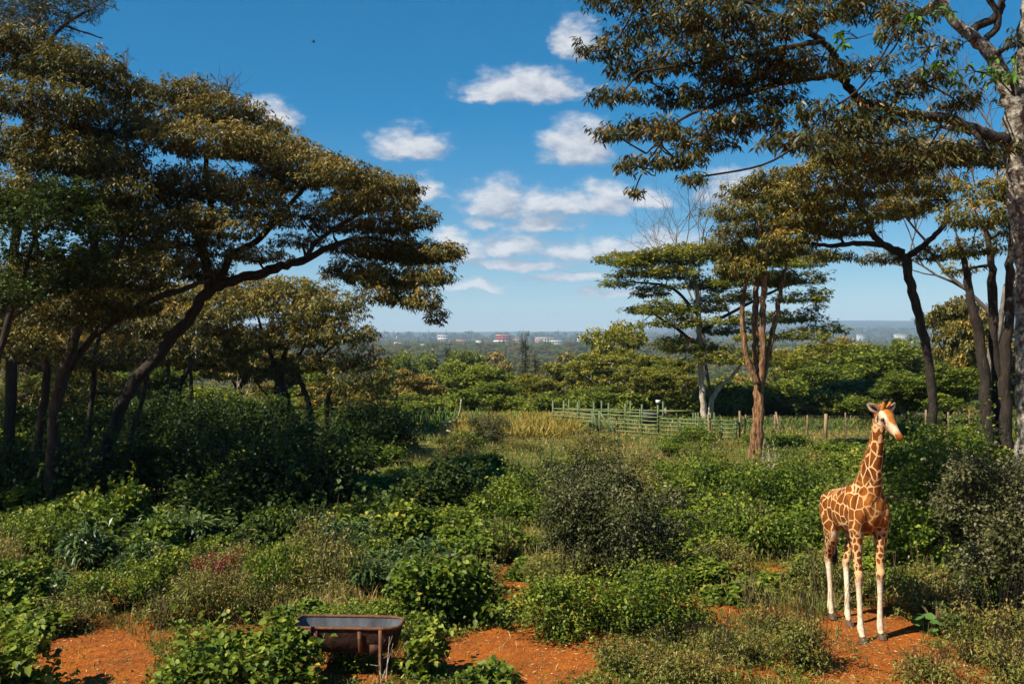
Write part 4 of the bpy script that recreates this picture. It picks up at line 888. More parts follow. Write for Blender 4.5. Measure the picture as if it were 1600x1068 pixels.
blades(70000, tall_xy, .42, .010, lambda r, n, x, y: .62 + .22 * vnoise(x, y, 1.1, 8.0) + r.normal(0, .2, n), MAT['grass'], 'tall_dry_grass', 'tufts of tall dry straw grass between the near bushes', lean=.35, seed=68)
def mid_xy(rng, n):
    y = 23 + 26 * rng.random(n); x = rng.uniform(-.55, .55, n) * y; m = vnoise(x, y, .9, 1.0) + rng.normal(0, .4, n) > -.5; return x[m], y[m]
blades(62000, mid_xy, .32, .026, lambda r, n, x, y: .38 + .10 * sstep(33, 40, y) + .24 * vnoise(x, y, 2.4, 4.0) + r.normal(0, .2, n), MAT['grass'], 'meadow_grass', 'taller pale green and straw grass across the meadow', seed=62)
def yel_xy(rng, n):
    px = rng.uniform(715, 905, n); y = rng.uniform(44, 58, n); return (px - 800) / FPX * y, y
blades(16000, yel_xy, .75, .05, lambda r, n, x, y: .45 + r.normal(0, .25, n), MAT['yellow_grass'], 'yellow_grass', 'tall yellow grass left of the corral', seed=63)
def slope_xy(rng, n):
    y = rng.uniform(47, 64, n); return rng.uniform(-.55, .55, n) * y, y
blades(26000, slope_xy, .5, .05, lambda r, n, x, y: .35 + .25 * vnoise(x, y, 3, 4.0) + r.normal(0, .2, n), MAT['grass'], 'slope_grass', 'rough grass beyond the fence on the slope', seed=64)
def creeping():
    rng = np.random.default_rng(65); x, y = near_xy(rng, 85000, 12.3, 22.0, 1.0, .012)
    m = vnoise(x, y, 1.1, 9.0) + .5 * vnoise(x, y, .4, 3.0) > -.25; x, y = x[m], y[m]; n = len(x)
    P = np.stack([x, y, height(x, y) + np.abs(rng.normal(0.03, .06, n))], 1); a = rng.uniform(0, 6.28, n)
    D = nrm(np.stack([np.cos(a), np.sin(a), rng.normal(.3, .4, n)], 1))
    V, F, T = leaf_mesh(P, D, .045 * rng.uniform(.6, 1.5, n), .034 * rng.uniform(.6, 1.5, n), np.clip(rng.normal(.45, .22, n), 0, 1), rng)
    o = link('creeping_herbs', mesh_np('creeping_herbs', V, F, MAT['bush_green'], tint=T)); tag(o, 'creeping small leaved herbs covering the near ground', 'ground cover', kind='stuff')
creeping()
def litter():
    rng = np.random.default_rng(66); n = 18000; y = 12.2 + 10 * rng.random(n) ** 1.3; x = rng.uniform(-.55, .55, n) * y
    P = np.stack([x, y, height(x, y) + .004 + rng.random(n) * .012], 1); a = rng.uniform(0, 6.28, n)
    D = np.stack([np.cos(a), np.sin(a), rng.normal(.05, .12, n)], 1)
    V, F, T = leaf_mesh(P, nrm(D), .045 * rng.uniform(.4, 1.8, n), .007 * rng.uniform(.5, 2.5, n), np.clip(rng.normal(.78, .2, n), 0, 1), rng, sag=.02)
    o = link('straw_litter', mesh_np('straw_litter', V, F, MAT['grass'], tint=T)); tag(o, 'loose straw and dry leaf litter on the red soil', 'litter', kind='stuff')
litter()
def clods():
    rng = np.random.default_rng(67); n = 2600; y = 12.3 + 7 * rng.random(n); x = rng.uniform(-.55, .55, n) * y
    m = bare_mask(x, y, 1.1); x, y = x[m], y[m]; n = len(x)
    base = np.array([[1, 0, 0], [0, 1, 0], [-1, 0, 0], [0, -1, 0], [.1, .1, .8], [-.1, 0, -.6]], float)
    F0 = np.array([[0, 1, 4, 4], [1, 2, 4, 4], [2, 3, 4, 4], [3, 0, 4, 4]])[:, :3]
    s = .007 + .028 * rng.random(n) ** 4; a = rng.uniform(0, 6.28, n)
    V = base[None] * s[:, None, None] * rng.uniform(.6, 1.4, (n, 6, 3)); c, sn = np.cos(a)[:, None], np.sin(a)[:, None]
    V = np.stack([V[..., 0] * c - V[..., 1] * sn, V[..., 0] * sn + V[..., 1] * c, V[..., 2]], -1) + np.stack([x, y, height(x, y) + .002], 1)[:, None]
    F = (F0[None] + np.arange(n)[:, None, None] * 6).reshape(-1, 3)
    o = link('soil_clods', mesh_np('soil_clods', V.reshape(-1, 3), F, noise_mat('red_clods', [(.3, (.10, .028, .008)), (.7, (.34, .11, .03))], 3)))
    tag(o, 'small red clods strewn on the bare soil', 'soil', kind='stuff')
clods()

# ------------------------------------------------------------------ giraffe
def coat_mat():
    m, nt, N, L, b = new_mat('giraffe_coat')
    tc = N.new('ShaderNodeTexCoord')
    def at(n):
        a = N.new('ShaderNodeAttribute'); a.attribute_name = n; return a.outputs['Fac']
    wn = N.new('ShaderNodeTexNoise'); wn.inputs['Scale'].default_value = 7; wn.inputs['Detail'].default_value = 2; L.new(tc.outputs['Object'], wn.inputs['Vector'])
    wa = N.new('ShaderNodeVectorMath'); wa.operation = 'MULTIPLY_ADD'; wa.inputs[1].default_value = (.07, .07, .07); L.new(wn.outputs['Color'], wa.inputs[0]); L.new(tc.outputs['Object'], wa.inputs[2])
    def patches(scale, stretch, width, soft=.02):
        mp = N.new('ShaderNodeMapping'); mp.inputs['Scale'].default_value = stretch; L.new(wa.outputs[0], mp.inputs['Vector'])
        v = N.new('ShaderNodeTexVoronoi'); v.feature = 'DISTANCE_TO_EDGE'; v.inputs['Scale'].default_value = scale; v.inputs['Randomness'].default_value = .8
        L.new(mp.outputs[0], v.inputs['Vector'])
        r = N.new('ShaderNodeMapRange'); r.interpolation_type = 'SMOOTHSTEP'; L.new(v.outputs['Distance'], r.inputs[0])
        r.inputs[1].default_value = width; r.inputs[2].default_value = width + soft * scale / 5; return r.outputs[0]
    def mixf(f, a, c):
        n = N.new('ShaderNodeMix'); n.data_type = 'FLOAT'; L.new(f, n.inputs['Factor']); L.new(a, n.inputs['A']); L.new(c, n.inputs['B']); return n.outputs['Result']
    def mixc(f, a, c):
        n = N.new('ShaderNodeMix'); n.data_type = 'RGBA'; L.new(f, n.inputs['Factor'])
        for k, v in (('A', a), ('B', c)):
            if isinstance(v, tuple): n.inputs[k].default_value = (*v, 1)
            else: L.new(v, n.inputs[k])
        return n.outputs['Result']
    pat = mixf(at('leg'), patches(7.2, (1, 1, .88), .042), patches(13.5, (1, 1, .7), .10))
    pat = mixf(at('neck'), pat, patches(6.2, (1.1, 1.1, .8), .05))
    tone = N.new('ShaderNodeTexNoise'); tone.inputs['Scale'].default_value = 5; tone.inputs['Detail'].default_value = 4; L.new(tc.outputs['Object'], tone.inputs['Vector'])
    br = ramp_node(N, [(.3, (.075, .020, .004)), (.55, (.175, .052, .007)), (.75, (.30, .105, .014))]); L.new(tone.outputs['Fac'], br.inputs[0])
    c = mixc(pat, (.56, .36, .17), br.outputs[0])
    c = mixc(at('chest'), c, (.40, .145, .028))
    dn = N.new('ShaderNodeTexNoise'); dn.inputs['Scale'].default_value = 16; dn.inputs['Detail'].default_value = 6; dn.inputs['Roughness'].default_value = .7; L.new(tc.outputs['Object'], dn.inputs['Vector'])
    wr = ramp_node(N, [(.33, (.40, .28, .17)), (.43, (.56, .46, .32)), (.58, (.66, .58, .46))]); L.new(dn.outputs['Fac'], wr.inputs[0])
    c = mixc(at('white'), c, wr.outputs[0])
    face = mixc(at('brow'), (.56, .43, .29), (.34, .125, .025))
    fsp = patches(20, (1, 1, 1), .20)
    fspm = N.new('ShaderNodeMath'); fspm.operation = 'MULTIPLY'; L.new(fsp, fspm.inputs[0]); L.new(at('cheek'), fspm.inputs[1])
    face = mixc(fspm.outputs[0], face, (.36, .15, .04))
    c = mixc(at('head'), c, face)
    fur = N.new('ShaderNodeTexNoise'); fur.inputs['Scale'].default_value = 55; fur.inputs['Detail'].default_value = 3; L.new(tc.outputs['Object'], fur.inputs['Vector'])
    fm = N.new('ShaderNodeMix'); fm.data_type = 'RGBA'; fm.blend_type = 'MULTIPLY'; fm.inputs['Factor'].default_value = .6; L.new(c, fm.inputs['A'])
    fr = ramp_node(N, [(.3, (.55, .5, .45)), (.65, (1.15, 1.12, 1.1))]); L.new(fur.outputs['Fac'], fr.inputs[0]); L.new(fr.outputs[0], fm.inputs['B'])
    L.new(fm.outputs['Result'], b.inputs['Base Color']); b.inputs['Roughness'].default_value = .85; b.inputs['Specular IOR Level'].default_value = .1
    bp = N.new('ShaderNodeBump'); bp.inputs['Strength'].default_value = .4; bp.inputs['Distance'].default_value = .015; L.new(fur.outputs['Fac'], bp.inputs['Height']); L.new(bp.outputs[0], b.inputs['Normal'])
    return m
def plain(name, col, rough=.6, spec=.3, metallic=0.0):
    return noise_mat(name, [(.3, tuple(v * .7 for v in col)), (.7, tuple(min(v * 1.2, 1) for v in col))], 12, rough=rough, spec=spec, metallic=metallic)

def loft(secs, up=None, seg=20, n=5):
    """secs: (x, y, z, half_side, half_up); side/up frames follow the path. Returns V, F of a closed tube."""
    q = spline(np.array(secs, float), n); P = q[:, :3]; a, b = np.maximum(q[:, 3], .004), np.maximum(q[:, 4], .004)
    d = nrm(np.gradient(P, axis=0)); up = np.array([0, 0, 1.0]) if up is None else np.asarray(up, float)
    S = nrm(np.cross(np.broadcast_to(up, d.shape), d)); U = np.cross(d, S)
    th = np.arange(seg) * 2 * math.pi / seg
    R = P[:, None] + np.cos(th)[None, :, None] * S[:, None] * a[:, None, None] + np.sin(th)[None, :, None] * U[:, None] * b[:, None, None]
    V = np.vstack([R.reshape(-1, 3), P[:1], P[-1:]]); m = len(P)
    i = np.arange(m - 1)[:, None] * seg; j = np.arange(seg)[None]; j2 = (j + 1) % seg
    F = np.stack([i + j, i + j2, i + seg + j2, i + seg + j], -1).reshape(-1, 4)
    e = [[m * seg, (k + 2) % seg, k + 1, k] for k in range(0, seg, 2)] + [[m * seg + 1, (m - 1) * seg + k, (m - 1) * seg + k + 1, (m - 1) * seg + (k + 2) % seg] for k in range(0, seg, 2)]
    return V, np.vstack([F, e])

def build_giraffe():
    head_dir = np.array([0.12, -0.993]); ang = math.atan2(head_dir[1], head_dir[0])
    O = (5.08, 14.77, float(height(5.08, 14.77)))
    root = empty('giraffe', O, 'young giraffe with brown patched coat and white lower legs standing on red soil', 'giraffe', rz=ang)
    root.scale = (1.035, 1.035, 1.035)
    parts = []
    A = parts.append
    A(loft([(-.76, 0, 1.62, .07, .10), (-.71, 0, 1.64, .17, .21), (-.58, 0, 1.665, .235, .27), (-.35, 0, 1.685, .250, .31), (-.05, 0, 1.715, .262, .35), (.2, 0, 1.77, .245, .375), (.38, 0, 1.80, .225, .37), (.50, 0, 1.80, .17, .30), (.59, 0, 1.80, .11, .21), (.64, 0, 1.80, .05, .11)]))
    # neck (from deep in the chest to the skull)
    hb = np.array([.80, .0, 3.17])
    A(loft([(.30, 0, 1.92, .20, .30), (.42, 0, 2.10, .175, .265), (.525, 0, 2.32, .124, .190), (.605, 0, 2.56, .096, .142), (.675, 0, 2.80, .081, .115), (.735, .002, 3.0, .078, .105), (.785, .01, 3.15, .074, .095), (.81, .02, 3.22, .06, .07)], up=(-1, 0, .3)))
    # head
    ax = nrm(np.array([.70, .22, -.62])); up = nrm(np.array([0, 0, 1.0]) - ax[2] * ax); sd = np.cross(up, ax)
    def HP(t, u=0, s=0): return hb + ax * t + up * u + sd * s
    prof = [(-.055, .02, .045, .05), (-.01, .025, .074, .078), (.06, .02, .090, .094), (.13, .014, .092, .092), (.20, 0, .076, .082), (.28, -.014, .058, .066), (.36, -.024, .050, .053), (.42, -.030, .053, .050), (.465, -.036, .047, .043), (.495, -.042, .025, .025)]
    A(loft([(*HP(t, u), a, b) for t, u, a, b in prof], up=up))
    A(loft([(*HP(.04, -.05), .045, .03), (*HP(.14, -.072), .042, .032), (*HP(.26, -.078), .032, .026), (*HP(.38, -.072), .030, .022), (*HP(.43, -.068), .018, .016)], up=up))   # jaw
    A(loft([(*HP(.09, .07), .03, .02), (*HP(.14, .092), .030, .022), (*HP(.19, .070), .02, .02)], up=up))   # brow bump
    for s in (-1, 1):
        A(loft([(*HP(.10, .03, s * .075), .02, .02), (*HP(.14, .028, s * .090), .026, .018), (*HP(.18, .02, s * .075), .02, .02)], up=up))   # eye ridge
    def leg(ctrl):
        A(loft([(c[0], c[1], c[2], c[3] * (1.03 if c[2] < 1.3 else 1), c[4] * (1.05 if c[2] < 1.3 else 1)) for c in ctrl], up=(1, 0, 0), seg=16))
    # front legs (x, y, z, across, along)
    for fx, fy, sx, s in ((.54, -.16, .42, -1), (.41, .175, .42, 1)):
        k = lambda z: (fx - sx) * (1 - z / 1.45) + sx
        y = lambda z: fy + (s * .175 - fy) * (z / 1.45)
        leg([(sx, s * .13, 1.98, .10, .17), (sx + .03, s * .165, 1.78, .105, .175), (sx, s * .178, 1.55, .098, .135), (k(1.36), y(1.36), 1.36, .080, .098), (k(1.15), y(1.15), 1.15, .062, .070), (k(.99), y(.99), .99, .056, .060),
             (k(.91) + .015, y(.91), .91, .062, .068), (k(.83) + .008, y(.83), .83, .055, .056), (k(.72), y(.72), .72, .041, .043), (k(.45), y(.45), .45, .037, .040), (k(.26), y(.26), .26, .041, .046), (k(.18), y(.18), .18, .050, .056), (fx + .02, fy, .11, .040, .044), (fx + .04, fy, .06, .044, .05)])
    for fx, fy, s in ((-.64, -.06, -1), (-.27, .03, 1)):
        hx = -.50; hk = fx * .75 + hx * .25 - .05
        leg([(hx - .06, s * .10, 1.86, .11, .16), (hx, s * .145, 1.66, .125, .23), (hx + .06, s * .155, 1.42, .105, .185), (hx + .08 + (fx + .5) * .2, s * .145, 1.26, .082, .125), (hk * .6 + hx * .4 + .02, s * .10 + fy * .3, 1.08, .058, .078), (hk - .02, s * .06 + fy * .5, .93, .052, .066),
             (hk - .035, s * .05 + fy * .6, .86, .050, .064), (hk - .01, s * .04 + fy * .7, .76, .040, .046), (fx - .02, fy, .45, .036, .040), (fx - .02, fy, .26, .040, .045), (fx - .01, fy, .17, .049, .054), (fx + .015, fy, .11, .039, .043), (fx + .03, fy, .06, .043, .048)])
    for s in (-1, 1):
        A(loft([(.22, s * .20, 2.08, .05, .05), (.34, s * .215, 1.92, .055, .075), (.47, s * .195, 1.74, .055, .085), (.52, s * .17, 1.60, .04, .05)], up=(1, 0, 0), seg=12))
        A(loft([(-.66, s * .13, 1.80, .04, .05), (-.56, s * .20, 1.80, .05, .07), (-.44, s * .215, 1.70, .05, .08), (-.36, s * .20, 1.52, .04, .06)], up=(1, 0, 0), seg=12))
        A(loft([(.60, s * .05, 2.05, .03, .03), (.605, s * .08, 1.92, .045, .05), (.58, s * .085, 1.78, .045, .05), (.52, s * .09, 1.62, .03, .04)], up=(1, 0, 0), seg=12))
    V = []; F = []; n = 0
    for v, f in parts: V.append(v); F.append(f + n); n += len(v)
    raw = bpy.data.objects.new('raw', mesh_np('raw', np.vstack(V), np.vstack(F))); COL.objects.link(raw)
    bm = bmesh.new(); bm.from_mesh(raw.data)
    bmesh.ops.recalc_face_normals(bm, faces=bm.faces); bm.to_mesh(raw.data); bm.free()
    r = raw.modifiers.new('r', 'REMESH'); r.mode = 'VOXEL'; r.voxel_size = .017; r.use_smooth_shade = True
    sm = raw.modifiers.new('s', 'SMOOTH'); sm.iterations = 5; sm.factor = .5
    dg = bpy.context.evaluated_depsgraph_get(); me = bpy.data.meshes.new_from_object(raw.evaluated_get(dg)); me.name = 'giraffe_body'
    bpy.data.objects.remove(raw)
    nv = len(me.vertices); co = np.empty(nv * 3, np.float32); me.vertices.foreach_get('co', co); co = co.reshape(-1, 3).astype(float)
    x, y, z = co.T
    rel = co - hb; t = rel @ ax; u = rel @ up; sdd = rel @ sd
    head = sstep(-.02, .03, t + .25 * np.minimum(u, 0) * 0) * (z > 2.9) * sstep(-.16, -.10, u)
    belly = sstep(1.40, 1.33, z) * sstep(1.2, 1.3, z) * (np.abs(y) < .2) * (x < .3)
    low = np.where(x > .1, sstep(.92, .70, z), sstep(.96, .74, z))
    legm = np.where(x > .1, sstep(1.56, 1.42, z), sstep(1.42, 1.20, z))
    att = dict(leg=legm, white=np.clip(.92 * low + .8 * belly, 0, 1), neck=sstep(2.15, 2.3, z), head=np.clip(head, 0, 1),
               brow=np.clip(sstep(.034, .056, u) * sstep(.075, .055, np.abs(sdd)) + sstep(.34, .42, t) + sstep(-.0, -.06, t) * .2, 0, 1),
               cheek=sstep(.34, .28, t) * sstep(.03, .0, u) * .85,
               chest=.30 * sstep(.50, .60, x) * sstep(2.15, 2.0, z) * sstep(1.45, 1.6, z))
    for an, av in att.items():
        a = me.attributes.new(an, 'FLOAT', 'POINT'); a.data.foreach_set('value', np.asarray(av, np.float32))
    me.materials.clear(); me.materials.append(coat_mat())
    for p in me.polygons: p.use_smooth = True
    link('body', me, root)
    horn_m = plain('horn_fur', (.40, .16, .035)); dark = plain('dark_hair', (.03, .017, .011)); eye_m = plain('eye', (.008, .006, .005), rough=.08, spec=.6)
    for s in (-1, 1):
        v, f = loft([(*HP(.02, .06, s * .042), .030, .030), (*HP(.0, .12, s * .050), .026, .026), (*HP(-.015, .175, s * .056), .022, .022), (*HP(-.02, .20, s * .058), .020, .020)], up=ax, seg=10, n=4)
        h = link('horn', mesh_np('horn', v, f, horn_m, smooth=True), root)
        v, f = loft([(*HP(-.018, .192, s * .057), .021, .021), (*HP(-.024, .215, s * .059), .023, .023), (*HP(-.026, .228, s * .060), .010, .010)], up=ax, seg=10, n=3)
        link('hair_tuft', mesh_np('hair_tuft', v, f, dark, smooth=True), h)
        # ear: a cupped leaf
        ed = nrm(sd * s * 1.0 + np.array([0, 0, .42]) - ax * .20); en = nrm(ax * .9 + up * .25 - ed * ((ax * .9 + up * .25) @ ed)); ew = np.cross(en, ed)
        e0 = HP(.0, .035, s * .078); rows_ = []
        for a_, w in ((0, .018), (.2, .045), (.4, .060), (.6, .056), (.8, .036), (.93, .016), (1.0, .003)):
            c = e0 + ed * .205 * a_
            rows_.append([c + ew * w * b_ + en * (.026 * (b_ * b_) * (w / .06)) for b_ in (-1, -.5, 0, .5, 1)])
        Rw = np.array(rows_); th_ = .008
        Vb = np.vstack([Rw.reshape(-1, 3), (Rw - en * th_).reshape(-1, 3)]); nn = len(rows_) * 5
        Fq = [[i * 5 + j, i * 5 + j + 1, i * 5 + j + 6, i * 5 + j + 5] for i in range(len(rows_) - 1) for j in range(4)]
        Fb = [[q + nn for q in reversed(f_)] for f_ in Fq]
        Fe = [[i * 5, i * 5 + 5, i * 5 + 5 + nn, i * 5 + nn] for i in range(len(rows_) - 1)] + [[i * 5 + 9, i * 5 + 4, i * 5 + 4 + nn, i * 5 + 9 + nn] for i in range(len(rows_) - 1)]
        ear = link('ear', mesh_np('ear', Vb, np.array(Fq + Fb + Fe), plain('ear_fur', (.62, .50, .37)), smooth=True), root)
        v, f = loft([(*(e0 + ed * .02 + en * .003), .008, .006), (*(e0 + ed * .07 + en * .004), .020, .008), (*(e0 + ed * .12 + en * .004), .018, .007), (*(e0 + ed * .155 + en * .004), .004, .004)], up=en, seg=8, n=3)
        link('ear_hollow', mesh_np('ear_hollow', v, f, dark, smooth=True), ear)
        # eye
        bme = bmesh.new(); bmesh.ops.create_uvsphere(bme, u_segments=12, v_segments=8, radius=.027); m_ = bpy.data.meshes.new('eye'); bme.to_mesh(m_); bme.free(); m_.materials.append(eye_m)
        for p in m_.polygons: p.use_smooth = True
        link('eye', m_, root, HP(.150, .016, s * .102))
        v, f = loft([(*HP(.435, -.012, s * .030), .004, .003), (*HP(.45, -.016, s * .038), .010, .006), (*HP(.465, -.022, s * .036), .004, .003)], up=up, seg=8, n=3)
        link('nostril', mesh_np('nostril', v, f, dark, smooth=True), root)
    v, f = loft([(*HP(.40, -.055, -.045), .003, .003), (*HP(.47, -.056, -.02), .006, .003), (*HP(.487, -.055, 0), .006, .003), (*HP(.47, -.056, .02), .006, .003), (*HP(.40, -.055, .045), .003, .003)], up=up, seg=6, n=3)
    link('mouth', mesh_np('mouth', v, f, dark, smooth=True), root)
    hoof_m = plain('hoof', (.10, .065, .045), rough=.5)
    for fx, fy in ((.54, -.16), (.41, .175), (-.64, -.06), (-.27, .03)):
        bmh = bmesh.new()
        for s in (-1, 1):
            pr = [(-.035, .0), (.06, .0), (.095, .006), (.07, .05), (.02, .085), (-.03, .075)]
            a_ = [bmh.verts.new((fx + .03 + px_, fy + s * .004, pz)) for px_, pz in pr]; b_ = [bmh.verts.new((fx + .03 + px_ * (.82 if px_ > .05 else 1), fy + s * (.05 - .010 * pz / .08), pz)) for px_, pz in pr]
            if s < 0: a_, b_ = b_, a_
            bmh.faces.new(a_); bmh.faces.new(list(reversed(b_)))
            for i in range(6): bmh.faces.new([a_[(i + 1) % 6], a_[i], b_[i], b_[(i + 1) % 6]])
        bmesh.ops.recalc_face_normals(bmh, faces=bmh.faces)
        m_ = bpy.data.meshes.new('hoof'); bmh.to_mesh(m_); bmh.free(); m_.materials.append(hoof_m); link('hoof', m_, root)
    # mane along the back of the neck
    rng = np.random.default_rng(4); q = spline(np.array([(.27, 0, 2.31), (.315, 0, 2.40), (.42, 0, 2.56), (.535, 0, 2.76), (.62, 0, 2.97), (.70, .0, 3.16), (.76, 0, 3.25)]), 40)
    P = np.repeat(q, 6, 0); P = P + rng.normal(0, 1, P.shape) * [.006, .012, .006] + np.array([.03, 0, -.01])
    D = nrm(np.array([-.9, 0, .55]) + rng.normal(0, .22, P.shape))
    V, Fm, T = leaf_mesh(P, D, .085 * rng.uniform(.7, 1.2, len(P)), .014, np.zeros(len(P)), rng, sag=.02)
    link('mane', mesh_np('mane', V, Fm, plain('mane_hair', (.34, .12, .03))), root)['kind'] = 'stuff'
    tl = Tubes(); qt = spline(np.array([(-.74, 0, 1.72), (-.80, .01, 1.60), (-.80, .02, 1.40), (-.78, .04, 1.20), (-.77, .05, 1.08)]), 6); tl.add(qt, np.linspace(.035, .016, len(qt)), 10)
    tail = link('tail', tl.mesh('tail', plain('tail_hair', (.45, .24, .09))), root)
    P = np.array([-.77, .05, 1.12]) + rng.normal(0, .012, (260, 3)) * [1, 1, 4]; D = nrm(np.array([0, 0, -1.0]) + rng.normal(0, .10, (260, 3)))
    V, Fm, T = leaf_mesh(P, D, .36 * rng.uniform(.6, 1.1, 260), .012, np.zeros(260), rng, sag=0)
    link('tail_tuft', mesh_np('tail_tuft', V, Fm, dark), tail)['kind'] = 'stuff'
build_giraffe()

# ------------------------------------------------------------------ water trough
def build_trough():
    rust = noise_mat('rusted_iron', [(.3, (.012, .007, .005)), (.5, (.035, .015, .009)), (.66, (.085, .034, .015)), (.8, (.16, .075, .035))], 7, detail=9, rough=.8, bump=.3, metallic=.2)
    rustl = noise_mat('light_rust', [(.3, (.05, .022, .010)), (.6, (.15, .065, .028)), (.8, (.26, .14, .07))], 9, detail=8, rough=.75, bump=.3, metallic=.2)
    zinc = noise_mat('grey_liner', [(.3, (.05, .054, .062)), (.7, (.16, .17, .19))], 5, detail=7, rough=.5, metallic=.3, stretch=(1, 1, .4))
    c = (W(545, 990, 12.95)[0], 12.95, float(height(W(545, 990, 12.95)[0], 12.95)))
    root = empty('water_trough', c, 'rusty iron water trough with grey inside standing on pipe legs', 'trough', rz=math.radians(-3))
    HZ = .66
    def ring(sx, sy, z, n=48, pw=None):
        th = np.arange(n) * 2 * math.pi / n; out = []
        for a in th:
            ca, sa = math.cos(a), math.sin(a); e = 9.0 if ca < 0 else 4.5
            r = (abs(ca) ** e + abs(sa) ** e) ** (-1 / e); out.append((r * ca * sx, r * sa * sy, z))
        return np.array(out)
    def skin(rings, flip=False):
        n = len(rings[0]); V = np.vstack(rings); F = []
        for k in range(len(rings) - 1):
            for j in range(n):
                a, b = k * n + j, k * n + (j + 1) % n; f = [a, b, b + n, a + n]; F.append(f[::-1] if flip else f)
        return V, F
    lx, ly = .70, .285
    outer = [ring(lx * .80, ly * .62, HZ - .34), ring(lx * .90, ly * .82, HZ - .29), ring(lx * .955, ly * .92, HZ - .16), ring(lx, ly, HZ - .012)]
    V, F = skin(outer); nb = len(V); V = np.vstack([V, [[0, 0, HZ - .34]]]); F += [[nb, (j + 2) % 48, j + 1, j] for j in range(0, 48, 2)]
    link('tub', mesh_np('tub', V, np.array(F), rust, smooth=True), root)
    inner = [ring(lx - .012, ly - .012, HZ - .008), ring(lx * .945, ly * .90, HZ - .16), ring(lx * .89, ly * .80, HZ - .28), ring(lx * .79, ly * .60, HZ - .328)]
    V, F = skin(inner); nb = len(V); b0 = nb - 48; V = np.vstack([V, [[0, 0, HZ - .328]]]); F += [[nb, b0 + j, b0 + j + 1, b0 + (j + 2) % 48] for j in range(0, 48, 2)]
    link('liner', mesh_np('liner', V, np.array(F), zinc, smooth=True), root)
    rim = Tubes(); rr = ring(lx, ly, HZ); rim.add(np.vstack([rr, rr[:2]]), .021, 8, cap=False); link('rim', rim.mesh('rim', rustl), root)
    w = ring(lx * .955, ly * .915, HZ - .13); V = np.vstack([w, [[0, 0, HZ - .13]]]); F = [[48, j, j + 1, (j + 2) % 48] for j in range(0, 48, 2)]
    wm, nt, N, L, b = new_mat('trough_water'); b.inputs['Base Color'].default_value = (.03, .035, .04, 1); b.inputs['Roughness'].default_value = .06; b.inputs['Specular IOR Level'].default_value = .7
    tn = N.new('ShaderNodeTexNoise'); tn.inputs['Scale'].default_value = 9; bp = N.new('ShaderNodeBump'); bp.inputs['Strength'].default_value = .08; L.new(tn.outputs['Fac'], bp.inputs['Height']); L.new(bp.outputs[0], b.inputs['Normal'])
    link('water', mesh_np('water', V, np.array(F), wm), root)
    for sx in (-.44, .47):
        for sy in (-1, 1):
            t = Tubes(); t.add(np.array([(sx, sy * .32, -.04), (sx, sy * .315, .3), (sx, sy * .302, HZ - .01)]), .024, 10); link('leg', t.mesh('leg', rustl), root)
            m_ = Boxes().add((sx - (.075 if sx > 0 else .06), sy * .296, .40), (.13, .012, .13)).mesh('bracket', rust); link('bracket', m_, root)
    for sx in (-.36, .20):
        st = Tubes(); z0 = HZ
        V = []; pr = [(-.303, HZ - .03), (-.283, HZ - .16), (-.25, HZ - .29), (-.19, HZ - .348), (.19, HZ - .348), (.25, HZ - .29), (.283, HZ - .16), (.303, HZ - .03)]
        V = np.array([(sx + dx, yy * k, zz) for k in (1.0,) for yy, zz in pr for dx in (-.022, .022)]); F = np.array([[2 * i, 2 * i + 1, 2 * i + 3, 2 * i + 2] for i in range(len(pr) - 1)])
        o = link('strap', mesh_np('strap', V, F, rustl), root); so = o.modifiers.new('thick', 'SOLIDIFY'); so.thickness = .008
    for y0 in (-.30,):
        t = Tubes(); t.add(np.array([(-.44, y0, .30), (.47, y0, .30)]), .012, 6)
build_trough()

